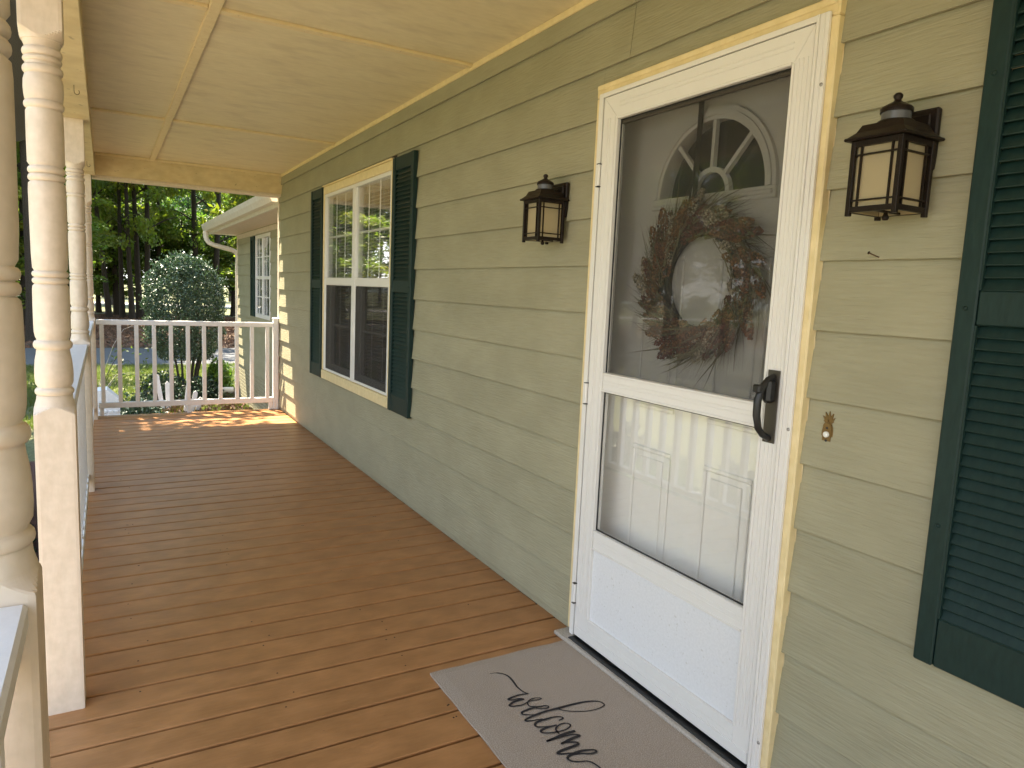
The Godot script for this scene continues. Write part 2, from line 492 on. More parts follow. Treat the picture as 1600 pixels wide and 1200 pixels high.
func build_wall():
	var w := thing("house_wall", "sage green lap siding wall behind the porch", "wall")
	# solid core with the two openings
	var core := node("wall_core", w)
	for b in [[-7.83, -5.95, 0.0, 2.46], [-5.95, -4.385, 0.0, 0.60], [-5.95, -4.385, 2.125, 2.46], [-4.385, -2.175, 0.0, 2.46], [-2.175, -1.245, 2.08, 2.46], [-1.245, 3.4, 0.0, 2.46]]:
		block("sheathing", Vector3(0.0, b[2], b[0]), Vector3(0.155, b[3], b[1]), M.room, core, 0.0)
	var joints := {4: [-2.05], -6: [-6.75, 0.4], -7: [-6.25], 2: [0.6]}
	for k in range(-8, 6):
		var y := COURSE0 + EXPO * k
		var top := minf(y + EXPO + 0.016, 2.458)
		var cuts := [[-7.80, 3.4]]
		for o in [[-5.985, -4.352, 0.568, 2.157], [-2.207, -1.213, -1.0, 2.112]]:
			if y < o[3] - 0.01 and minf(y + EXPO, 2.458) > o[2] + 0.01:
				# board runs past the opening only below or above it
				var next := []
				for c in cuts:
					if o[0] > c[0] and o[1] < c[1]:
						next.append([c[0], o[0]]); next.append([o[1], c[1]])
						if y < o[2] - 0.02: next.append([o[0], o[1], y, o[2]])
						if y + EXPO > o[3] + 0.02: next.append([o[0], o[1], o[3], top])
					else:
						next.append(c)
				cuts = next
		for c in cuts:
			var parts := [[c[0], c[1]]]
			for j in joints.get(k, []):
				var last: Array = parts[-1]
				if j > last[0] + 0.2 and j < last[1] - 0.2:
					parts[-1] = [last[0], j - 0.0012]; parts.append([j + 0.0012, last[1]])
			for p in parts:
				var lo: float = c[2] if c.size() > 2 else y
				var hi: float = c[3] if c.size() > 2 else top
				if lo > y + 0.01:   # cut away below: keep the same face
					var s := Shape.new()
					var f0 := 0.0220 - 0.0170 * (lo - y) / EXPO
					var f1 := 0.0220 - 0.0170 * minf(hi - y, EXPO) / EXPO
					s.prism([Vector2(f0, 0), Vector2(0, 0), Vector2(0, hi - lo), Vector2(f1, hi - lo)], Vector3(0, 0, p[0]), Vector3(0, 0, p[1]), Vector3.LEFT, Vector3.UP)
					put("siding_board", s.mesh(), M["siding%d" % (rng.randi() % 3)], w, Vector3(0, lo, 0))
				else:
					siding_board(w, 0, lo, hi, p[0], p[1], M["siding%d" % (rng.randi() % 3)])
	block("starter_strip", Vector3(-0.006, 0.002, -7.80), Vector3(0, 0.041, -2.21), M.siding1, w, 0.001)
	block("starter_strip", Vector3(-0.006, 0.002, -1.21), Vector3(0, 0.041, 3.4), M.siding1, w, 0.001)
	block("corner_board", Vector3(-0.02, 0.0, -7.86), Vector3(0.155, 2.25, -7.802), M.post, w)


func build_deck():
	var d := thing("porch_floor", "brown painted porch floor of narrow planks", "floor", Vector3.ZERO, "", "structure")
	var z := -2.7831 - 0.1441 * 35
	var made := []
	for k in 62:
		var gap := 0.0075 + rng.randf() * 0.004 + (0.003 if k % 3 == 1 else 0.0)
		var width := 0.1441 - gap
		var o := put("deck_board", bmesh(Vector3(1.868, 0.028, snappedf(width, 0.001)), 0.0035), M["deck%d" % (rng.randi() % 4)], d, Vector3(-0.934 + (rng.randf() - 0.5) * 0.004, -0.014 + (rng.randf() - 0.5) * 0.0024, z + 0.07205))
		o.rotation.x = (rng.randf() - 0.5) * 0.012
		z += 0.1441
	var nail := Shape.new()
	nail.lathe([[0.0034, 0.0], [0.0030, 0.0008], [0.0, 0.001]], 8)
	var mm := MultiMesh.new()
	mm.transform_format = MultiMesh.TRANSFORM_3D
	mm.mesh = nail.mesh()
	mm.instance_count = 150
	for k in 150:
		var zz := -2.7831 - 0.1441 * 35 + 0.1441 * (rng.randi() % 62) + (0.035 if k % 2 else 0.108)
		mm.set_instance_transform(k, Transform3D(Basis.IDENTITY, Vector3(-0.28 - 0.42 * (rng.randi() % 4) + (rng.randf() - 0.5) * 0.06, 0.0002 + rng.randf() * 0.0008, zz + (rng.randf() - 0.5) * 0.01)))
	var nails := MultiMeshInstance3D.new()
	nails.name = "deck_nails"
	nails.multimesh = mm
	nails.material_override = M.dark_wood
	nails.set_meta("kind", "stuff")
	d.add_child(nails, true)
	block("joist_deck", Vector3(-1.84, -0.2, -7.8), Vector3(-0.002, -0.13, z - 0.03), M.dark_wood, d, 0.0)
	block("fascia", Vector3(-1.875, -0.26, -7.83), Vector3(-1.841, -0.03, z - 0.03), M.rail, d)
	block("fascia", Vector3(-1.84, -0.26, -7.845), Vector3(0.0, -0.03, -7.801), M.rail, d)
	block("skirting", Vector3(-1.80, -0.8, -7.76), Vector3(-1.76, -0.2, z - 0.05), M.dark_wood, d, 0.0)
	block("skirting", Vector3(-1.76, -0.8, -7.79), Vector3(0.0, -0.2, -7.75), M.dark_wood, d, 0.0)


func build_ceiling():
	var c := thing("porch_ceiling", "cream painted plywood porch ceiling with battens", "ceiling", Vector3.ZERO, "", "structure")
	var zs := [-7.70, -5.72, -3.31, -0.87, 1.57, 3.4]
	for i in zs.size() - 1:
		for x in [[-1.68, -1.20], [-1.20, 0.0]]:
			block("ceiling_panel", Vector3(x[0] + 0.0015, 2.46, zs[i] + 0.0015), Vector3(x[1] - 0.0015, 2.472, zs[i + 1] - 0.0015), M.ceiling, c, 0.0)
		if i > 0:
			for x in [[-1.668, -1.2255], [-1.1775, -0.024]]:
				block("cross_batten", Vector3(x[0], 2.445, zs[i] - 0.022), Vector3(x[1], 2.4598, zs[i] + 0.022), M.batten, c)
	var z0 := -7.69
	for z1 in [-5.49, -2.9, 0.4, 3.4]:
		block("batten", Vector3(-1.2245, 2.4425, z0), Vector3(-1.1785, 2.4599, z1 - 0.0015), M.batten, c)
		z0 = z1
	z0 = -7.70
	for z1 in [-4.65, -1.6, 3.4]:
		block("wall_trim", Vector3(-0.023, 2.4325, z0), Vector3(-0.001, 2.4595, z1 - 0.001), M.cream, c, 0.003)
		z0 = z1
	block("end_trim", Vector3(-1.668, 2.438, -7.7), Vector3(-0.024, 2.4595, -7.678), M.batten, c, 0.003)
	block("backing", Vector3(-1.68, 2.474, -7.8), Vector3(0.15, 2.52, 3.4), M.dark_wood, c, 0.0)
	var b := thing("porch_beam", "cream beam carried along the tops of the turned posts", "beam", Vector3.ZERO, "", "structure")
	block("beam_face", Vector3(-1.70, 2.2705, -7.70), Vector3(-1.676, 2.52, 3.4), M.beam, b)
	block("beam_soffit", Vector3(-1.84, 2.25, -7.7), Vector3(-1.672, 2.27, -4.72), M.beam, b)
	block("beam_soffit", Vector3(-1.84, 2.25, -4.7185), Vector3(-1.672, 2.27, 3.4), M.beam, b)
	block("beam_face", Vector3(-1.84, 2.271, -7.92), Vector3(-1.815, 2.52, 3.4), M.beam, b)
	var e := thing("end_beam", "stained cream beam spanning the open end of the porch", "beam", Vector3.ZERO, "", "structure")
	block("beam_face", Vector3(-1.674, 2.262, -7.74), Vector3(-0.0, 2.52, -7.702), M.beam, e)
	block("lower_trim", Vector3(-1.671, 2.235, -7.80), Vector3(-0.0, 2.261, -7.715), M.post, e, 0.004)
	block("beam_soffit", Vector3(-1.70, 2.24, -7.92), Vector3(0.0, 2.27, -7.801), M.post, e)
	block("beam_face", Vector3(-1.70, 2.271, -7.92), Vector3(0.0, 2.55, -7.89), M.post, e)


# ---------------------------------------------------------------- posts and rails
func make_post() -> Node3D:
	var t := thing("porch_post", "", "post")
	var H := 0.0525
	var seg := 64
	for e in [[0.0, 0.962, 1], [1.985, 2.2495, -1]]:
		var s := Shape.new()
		var hs := [e[0]]
		for k in 8:
			hs.append(e[1] - 0.030 * (7 - k) / 7.0 if e[2] > 0 else e[0] + 0.030 * k / 7.0)
		if e[2] < 0: hs.append(e[1])
		hs.sort()
		var rings := []
		for h in hs:
			var d: float = (e[1] - h) if e[2] > 0 else (h - e[0])
			var R: float = 0.2 if d > 0.0301 else 0.0505 + 0.0265 * pow(d / 0.030, 1.7)
			var ring := []
			for k in seg:
				var a := TAU * k / seg
				var sq: float = H / maxf(absf(cos(a)), absf(sin(a)))
				sq = minf(sq, H * 1.385)
				var rr := minf(sq, R)
				ring.append(Vector3(cos(a) * rr, h, sin(a) * rr))
			rings.append(ring)
		for i in rings.size() - 1:
			for k in seg:
				var j := (k + 1) % seg
				s.quad(rings[i][k], rings[i + 1][k], rings[i + 1][j], rings[i][j])
		for k in range(1, seg - 1):
			s.tri(rings[-1][0], rings[-1][k + 1], rings[-1][k])
			s.tri(rings[0][0], rings[0][k], rings[0][k + 1])
		put("base_block" if e[2] > 0 else "top_block", s.mesh(), M.post, t)
	var p := [[0.0515, 0.960]]
	var bead := func(lo: float, hi: float, r: float, root: float):
		for k in 7:
			var a := PI * k / 6.0
			p.append([root + (r - root) * sin(a), lo + (hi - lo) * (1 - cos(a)) / 2.0])
	p.append_array([[0.0495, 0.966], [0.0470, 0.976], [0.0462, 0.986]])
	bead.call(0.988, 1.010, 0.0503, 0.0420)
	p.append_array([[0.0430, 1.013], [0.0482, 1.024], [0.0495, 1.045], [0.0490, 1.066], [0.0472, 1.090], [0.0440, 1.108], [0.0425, 1.120]])
	bead.call(1.124, 1.150, 0.0500, 0.0415)
	p.append_array([[0.0405, 1.153], [0.0440, 1.160], [0.0464, 1.175], [0.0469, 1.20], [0.0467, 1.26], [0.0462, 1.297], [0.0450, 1.308], [0.0405, 1.313]])
	bead.call(1.314, 1.332, 0.0462, 0.0395)
	bead.call(1.333, 1.351, 0.0462, 0.0395)
	p.append_array([[0.0405, 1.353], [0.0440, 1.36], [0.0458, 1.40], [0.0464, 1.50], [0.0466, 1.58], [0.0455, 1.598], [0.0405, 1.603]])
	bead.call(1.604, 1.624, 0.0466, 0.0395)
	bead.call(1.625, 1.645, 0.0466, 0.0395)
	p.append_array([[0.0410, 1.648], [0.0462, 1.656], [0.0464, 1.73], [0.0458, 1.795], [0.0430, 1.801]])
	bead.call(1.803, 1.825, 0.0497, 0.0420)
	p.append_array([[0.0462, 1.827], [0.0483, 1.842], [0.0492, 1.86], [0.0483, 1.88], [0.0440, 1.895]])
	bead.call(1.897, 1.920, 0.0497, 0.0420)
	p.append_array([[0.0425, 1.921], [0.0425, 1.927]])
	bead.call(1.928, 1.943, 0.0480, 0.0420)
	bead.call(1.944, 1.966, 0.0492, 0.0420)
	p.append_array([[0.0420, 1.968], [0.0456, 1.978], [0.0485, 1.986], [0.0505, 1.989]])
	var l := Shape.new()
	l.lathe(p, 40)
	put("turned_shaft", l.mesh(), M.post, t)
	return t


func build_posts_and_rails():
	var labels := ["thick turned porch post cut by the picture edge, beside the rail end", "cream turned porch post standing alone at the opening in the rail",
		"slender-looking cream turned post midway along the porch rail", "cream turned corner post at the far end of the porch"]
	var at := [Vector3(-1.757, 0, -1.10), Vector3(-1.756, 0, -2.4825), Vector3(-1.757, 0, -5.07), Vector3(-1.757, 0, -7.66)]
	var first := make_post()
	for i in 4:
		var o := first
		if i > 0:
			o = first.duplicate()
			o.name = numbered("porch_post")
			add_child(o, true)
		o.position = at[i]
		tag(o, labels[i], "post", "turned porch posts")
	# side rails run along z, the end rail along x
	side_rail("white baluster rail between the lone post and the midway post", -5.0175, -2.535)
	side_rail("white baluster rail between the midway post and the corner post", -7.6075, -5.1225)
	side_rail("rail with flat cap ending at the thick foreground post", -1.0475, 1.6)
	var e := thing("end_railing", "white railing with square balusters closing the porch end", "railing", Vector3.ZERO, "porch railings")
	block("top_rail", Vector3(-1.70, 0.884, -7.822), Vector3(-0.078, 0.932, -7.778), M.rail, e, 0.004)
	block("bottom_rail", Vector3(-1.70, 0.078, -7.822), Vector3(-0.078, 0.132, -7.778), M.rail, e, 0.004)
	for x in [-1.656, -1.511, -1.363, -1.21, -1.06, -0.905, -0.755, -0.602, -0.441, -0.291, -0.135]:
		block("baluster", Vector3(x - 0.018, 0.1325, -7.818), Vector3(x + 0.018, 0.8835, -7.782), M.rail, e)
	block("rail_post", Vector3(-0.0775, 0.001, -7.835), Vector3(-0.0225, 0.965, -7.775), M.rail, e, 0.004)
	block("post_cap", Vector3(-0.083, 0.9655, -7.84), Vector3(-0.018, 0.985, -7.77), M.rail, e, 0.009)
	block("support", Vector3(-0.92, 0.001, -7.818), Vector3(-0.885, 0.0775, -7.782), M.rail, e)
	block("support", Vector3(-1.69, 0.001, -7.818), Vector3(-1.655, 0.0775, -7.782), M.rail, e)
	block("support", Vector3(-0.118, 0.001, -7.818), Vector3(-0.082, 0.0775, -7.782), M.rail, e)


func side_rail(label: String, z0: float, z1: float):
	var r := thing("porch_railing", label, "railing", Vector3.ZERO, "porch railings")
	block("rail_cap", Vector3(-1.80, 0.892, z0), Vector3(-1.714, 0.926, z1), M.rail, r, 0.005)
	block("top_rail", Vector3(-1.776, 0.842, z0), Vector3(-1.738, 0.8915, z1), M.rail, r, 0.003)
	block("bottom_rail", Vector3(-1.785, 0.075, z0), Vector3(-1.731, 0.113, z1), M.rail, r, 0.003)
	var n := int(round((z1 - z0) / 0.15))
	for i in n:
		var z := z0 + (i + 0.5) * (z1 - z0) / n
		block("baluster", Vector3(-1.775, 0.1135, z - 0.018), Vector3(-1.739, 0.8415, z + 0.018), M.rail, r)


# ---------------------------------------------------------------- the wing beyond the porch
func build_wing():
	var w := thing("house_wing", "sage sided house wing with gutter and window beyond the porch end", "house")
	var X := 0.5
	var wall := node("wall", w)
	block("sheathing", Vector3(X, -0.8, -13.78), Vector3(X + 0.12, 2.2, -12.42), M.room, wall, 0.0)
	block("sheathing", Vector3(X, -0.8, -12.42), Vector3(X + 0.12, 0.82, -10.86), M.room, wall, 0.0)
	block("sheathing", Vector3(X, 2.06, -12.42), Vector3(X + 0.12, 2.2, -10.86), M.room, wall, 0.0)
	block("sheathing", Vector3(X, -0.8, -10.86), Vector3(X + 0.12, 2.2, -7.85), M.room, wall, 0.0)
	for k in range(-9, 5):
		var y := COURSE0 + EXPO * k
		if y < 0.80 and y + EXPO > 0.80:   # the course that meets the sill
			siding_board(wall, X, y, 0.80, -11.99, -10.84, M.siding0)
		if y + EXPO < 0.80 or y > 2.08:
			siding_board(wall, X, y, minf(y + EXPO + 0.016, 2.19), -13.78, -7.86, M["siding%d" % (rng.randi() % 3)])
		else:
			if y < 2.08 and y + EXPO > 2.08:
				siding_board(wall, X, 2.08, minf(y + EXPO, 2.19), -11.99, -10.84, M.siding0)
			for z in [[-13.78, -11.9905], [-10.8395, -7.86]]:
				siding_board(wall, X, y, y + EXPO + 0.016, z[0], z[1], M["siding%d" % (rng.randi() % 3)])
	for k in 11:
		block("skirt_board", Vector3(X - 0.012, -0.79 + k * 0.059, -13.76), Vector3(X, -0.79 + k * 0.059 + 0.053, -7.86), M["siding%d" % (k % 3)], wall, 0.004)
	block("corner_board", Vector3(X - 0.022, -0.79, -13.83), Vector3(X + 0.09, 2.19, -13.781), M.post, w)
	block("end_wall", Vector3(X + 0.12, -0.8, -13.80), Vector3(6, 2.2, -13.70), M.siding0, w, 0.0)
	block("ceiling", Vector3(X + 0.12, 2.2, -13.70), Vector3(6, 2.25, -7.9), M.room, w, 0.0)
	block("back_wall", Vector3(5.9, -0.8, -13.7), Vector3(6, 2.2, -7.9), M.room, w, 0.0)
	block("floor", Vector3(X + 0.12, -0.2, -13.7), Vector3(5.9, -0.1, -7.9), M.room, w, 0.0)
	block("soffit", Vector3(X - 0.44, 2.185, -14.1), Vector3(X - 0.001, 2.20, -8.02), M.soffit, w, 0.0)
	block("frieze", Vector3(X - 0.02, 2.10, -13.78), Vector3(X - 0.0126, 2.184, -8.02), M.soffit, w)
	block("fascia", Vector3(X - 0.47, 2.17, -14.1), Vector3(X - 0.441, 2.33, -8.02), M.gutter, w)
	var s := Shape.new()
	s.prism([Vector2(X - 0.52, 2.34), Vector2(X - 0.52, 2.365), Vector2(3.4, 3.62), Vector2(6.4, 2.5), Vector2(6.4, 2.47), Vector2(3.4, 3.59)], Vector3(0, 0, -14.12), Vector3(0, 0, -8.03), Vector3.RIGHT, Vector3.UP)
	put("roof", s.mesh(), M.shingle, w)
	var e := Shape.new()
	e.prism([Vector2(X + 0.02, 2.2), Vector2(X + 0.02, 2.5), Vector2(3.4, 3.58), Vector2(6.0, 2.6), Vector2(6.0, 2.2)], Vector3(0, 0, -13.80), Vector3(0, 0, -13.72), Vector3.RIGHT, Vector3.UP)
	put("gable", e.mesh(), M.siding0, w)
	var g := Shape.new()   # gutter: an open trough with a rolled lip
	g.prism([Vector2(-0.001, 0.09), Vector2(-0.001, -0.03), Vector2(-0.07, -0.03), Vector2(-0.10, 0.03), Vector2(-0.115, 0.09), Vector2(-0.108, 0.092), Vector2(-0.094, 0.03), Vector2(-0.067, -0.024), Vector2(-0.008, -0.024), Vector2(-0.008, 0.09)], Vector3(X - 0.472, 2.245, -14.1), Vector3(X - 0.472, 2.245, -8.05), Vector3.RIGHT, Vector3.UP)
	put("gutter", g.mesh(), M.gutter, w)
	var d := Shape.new()
	var path := []; var rad := []
	for q in [[-0.53, 2.22, -13.95], [-0.53, 2.15, -13.95], [-0.52, 2.08, -13.95], [-0.48, 2.02, -13.94], [-0.40, 1.985, -13.93], [-0.25, 1.95, -13.91], [-0.1, 1.915, -13.89], [-0.03, 1.88, -13.88], [0.0, 1.80, -13.88], [0.0, 1.4, -13.88], [0.0, -0.5, -13.88], [-0.02, -0.66, -13.88]]:
		path.append(Vector3(X + q[0], q[1], q[2])); rad.append(0.042)
	d.tube(path, rad, 10)
	put("downspout", d.mesh(), M.gutter, w)
	# its window and shutter
	var win := node("window", w)
	for b in [[0.80, 2.08, -11.99, -11.95], [0.80, 2.08, -10.88, -10.84], [0.80, 0.86, -11.949, -10.881], [2.03, 2.08, -11.949, -10.881], [0.861, 2.029, -11.45, -11.38]]:
		block("frame", Vector3(X - 0.024, b[0], b[2]), Vector3(X + 0.05, b[1], b[3]), M.white, win)
	for zz in [[-11.949, -11.451], [-11.379, -10.881]]:
		block("meeting_rail", Vector3(X - 0.020, 1.40, zz[0]), Vector3(X + 0.045, 1.45, zz[1]), M.white, win)
		for yy in [[0.861, 1.399], [1.451, 2.029]]:
			block("pane", Vector3(X - 0.010, yy[0], zz[0]), Vector3(X - 0.007, yy[1], zz[1]), M.glass, win, 0.0)
			block("muntin", Vector3(X - 0.0135, (yy[0] + yy[1]) / 2 - 0.009, zz[0]), Vector3(X - 0.0105, (yy[0] + yy[1]) / 2 + 0.009, zz[1]), M.white, win)
			block("muntin", Vector3(X - 0.0142, yy[0], (zz[0] + zz[1]) / 2 - 0.009), Vector3(X - 0.0107, yy[1], (zz[0] + zz[1]) / 2 + 0.009), M.white, win)
	var sh := node("shutter", w)
	shutter_parts(sh, X - 0.0145, 0.80, 2.08, -12.34, -12.0, 24)


# ---------------------------------------------------------------- window
func build_window():
	var w := thing("window", "double window with cream trim and dark screens beside the shutters", "window")
	var z0 := -5.985; var z1 := -4.352; var zm := -5.165
	block("casing", Vector3(-0.036, 2.088, z0 + 0.02), Vector3(0.0, 2.146, z1 - 0.02), M.cream, w, 0.004)
	block("drip_cap", Vector3(-0.048, 2.1465, z0), Vector3(0.0, 2.158, z1), M.cream, w, 0.003)
	block("casing", Vector3(-0.036, 0.641, z0), Vector3(0.0, 2.1455, z0 + 0.0195), M.cream, w, 0.004)
	block("casing", Vector3(-0.036, 0.641, z1 - 0.0195), Vector3(0.0, 2.1455, z1), M.cream, w, 0.004)
	block("sill", Vector3(-0.042, 0.568, z0), Vector3(0.0, 0.640, z1), M.cream, w, 0.004)
	# white frame inside the casing
	block("frame", Vector3(-0.028, 2.062, z0 + 0.0565), Vector3(0.030, 2.0875, z1 - 0.0565), M.white, w)
	block("frame", Vector3(-0.028, 0.6415, z0 + 0.020), Vector3(0.030, 2.0875, z0 + 0.056), M.white, w)
	block("frame", Vector3(-0.028, 0.6415, z1 - 0.056), Vector3(0.030, 2.0875, z1 - 0.020), M.white, w)
	block("mullion", Vector3(-0.029, 0.6415, zm - 0.036), Vector3(0.030, 2.0615, zm + 0.036), M.white, w)
	for u in [[z0 + 0.0565, zm - 0.0365], [zm + 0.0365, z1 - 0.0565]]:
		var a: float = u[0]; var b: float = u[1]
		block("meeting_rail", Vector3(-0.026, 1.352, a), Vector3(0.04, 1.412, b), M.white, w, 0.004)
		block("sash", Vector3(-0.022, 1.4125, a), Vector3(0.02, 2.0615, a + 0.012), M.white, w)
		block("sash", Vector3(-0.022, 1.4125, b - 0.012), Vector3(0.02, 2.0615, b), M.white, w)
		block("pane", Vector3(-0.016, 1.4125, a + 0.0125), Vector3(-0.013, 2.0615, b - 0.0125), M.glass, w, 0.0)
		block("pane", Vector3(0.002, 1.4125, a + 0.0125), Vector3(0.005, 2.0615, b - 0.0125), M.glass, w, 0.0)
		block("pane", Vector3(0.020, 0.70, a + 0.0325), Vector3(0.023, 1.3515, b - 0.0325), M.glass, w, 0.0)
		block("lower_sash", Vector3(0.010, 0.642, a), Vector3(0.044, 0.6995, b), M.white, w)
		block("lower_sash", Vector3(0.010, 0.70, a), Vector3(0.044, 1.3515, a + 0.032), M.white, w)
		block("lower_sash", Vector3(0.010, 0.70, b - 0.032), Vector3(0.044, 1.3515, b), M.white, w)
		# insect screen over the lower half
		block("screen_frame", Vector3(-0.026, 0.642, a), Vector3(-0.018, 0.660, b), M.white, w)
		block("screen_frame", Vector3(-0.026, 0.6605, a), Vector3(-0.018, 1.3515, a + 0.014), M.white, w)
		block("screen_frame", Vector3(-0.026, 0.6605, b - 0.012), Vector3(-0.018, 1.3515, b), M.white, w)
		block("insect_screen", Vector3(-0.0225, 0.6605, a + 0.0145), Vector3(-0.0215, 1.3515, b - 0.0125), M.mesh_dense, w, 0.0)
		for h in [[1.4125, 2.0615, -0.010], [0.70, 1.3515, 0.026]]:
			for t in [1.0 / 3.0, 2.0 / 3.0]:
				var z := lerpf(a + 0.0125, b - 0.0125, t)
				block("muntin", Vector3(h[2], h[0], z - 0.007), Vector3(h[2] + 0.006, h[1], z + 0.007), M.white, w)
			var y: float = (h[0] + h[1]) / 2
			block("muntin", Vector3(h[2] + 0.0005, y - 0.008, a + 0.033), Vector3(h[2] + 0.0055, y + 0.008, b - 0.033), M.white, w)
		var bl := thing("window_blind", "slatted blind hanging inside the %s half of the double window" % ("far" if a < zm - 0.1 else "near"), "blind", Vector3(0.072, 0.66, (a + b) / 2), "blinds inside the double window")
		block("head_rail", Vector3(-0.02, 1.37, -(b - a) / 2), Vector3(0.02, 1.42, (b - a) / 2), M.blind, bl)
		for k in 54:
			var sl := put("slat", bmesh(Vector3(0.024, 0.0015, b - a - 0.03), 0.0), M.blind, bl, Vector3(0, 0.02 + k * 0.0248, 0))
			sl.rotation.z = 0.55
		for q in [-0.28, 0.28]:
			block("cord", Vector3(-0.0145, 0.0, q * (b - a) - 0.001), Vector3(-0.0125, 1.369, q * (b - a) + 0.001), M.blind, bl, 0.0)


# ---------------------------------------------------------------- shutters
func shutter_parts(o: Node3D, x: float, y0: float, y1: float, z0: float, z1: float, louvers: int, facing := -1.0):
	var st := 0.042; var t := 0.030
	var xf := x - t
	for z in [[z0, z0 + st], [z1 - st, z1]]:
		block("stile", Vector3(xf, y0, z[0]), Vector3(x, y1, z[1]), M.green, o, 0.003)
	var h := y1 - y0
	var m0 := y0 + h * 0.478; var m1 := y0 + h * 0.524
	for r in [[y0, y0 + h * 0.07], [m0, m1], [y1 - h * 0.05, y1]]:
		block("rail", Vector3(xf + 0.004, r[0], z0 + st + 0.0005), Vector3(x, r[1], z1 - st - 0.0005), M.green, o, 0.003)
	for s in [z0 + st, z1 - st]:
		for p in [[y0 + h * 0.07, m0], [m1, y1 - h * 0.05]]:
			block("inner_bead", Vector3(xf + 0.003, p[0] + 0.0005, s - 0.001 if s > z0 + 0.1 else s + 0.0005), Vector3(xf + 0.012, p[1] - 0.0005, s + 0.0045 if s < z0 + 0.1 else s - 0.0005 + 0.0), M.green, o, 0.0) if s < z0 + 0.1 else null
	block("backing", Vector3(x - 0.004, y0 + 0.01, z0 + 0.01), Vector3(x - 0.0005, y1 - 0.01, z1 - 0.01), M.green, o, 0.0)
	for p in [[y0 + h * 0.07, m0], [m1, y1 - h * 0.05]]:
		var pitch: float = (p[1] - p[0]) / louvers
		for k in louvers:
			var l := put("louver", bmesh(Vector3(0.0045, pitch * 1.22, z1 - z0 - st * 2 - 0.002), 0.0012), M.green, o, Vector3(xf + 0.0165, p[0] + (k + 0.5) * pitch, (z0 + z1) / 2))
			l.rotation.z = -0.52
	for y in [y0 + h * 0.2, y0 + h * 0.5, y0 + h * 0.8]:
		for z in [z0 + st / 2, z1 - st / 2]:
			var s := Shape.new()
			s.lathe([[0.0, -0.001], [0.005, -0.001], [0.005, 0.002], [0.003, 0.004], [0.0, 0.0045]], 10)
			var q := put("screw", s.mesh(), M.green, o, Vector3(xf, y, z))
			q.rotation.z = PI / 2


func build_shutters():
	for d in [[-6.372, -6.005, "dark green louvered shutter on the far side of the double window"], [-4.336, -3.985, "dark green louvered shutter between the double window and a lantern"], [-0.851, -0.492, "large dark green louvered shutter cut by the picture edge"]]:
		var o := thing("shutter", d[2], "shutter", Vector3(0, 0.565, (d[0] + d[1]) / 2), "louvered shutters on the sage wall")
		shutter_parts(o, -0.0135, 0.0, 1.585, (d[0] - d[1]) / 2, (d[1] - d[0]) / 2, 26)


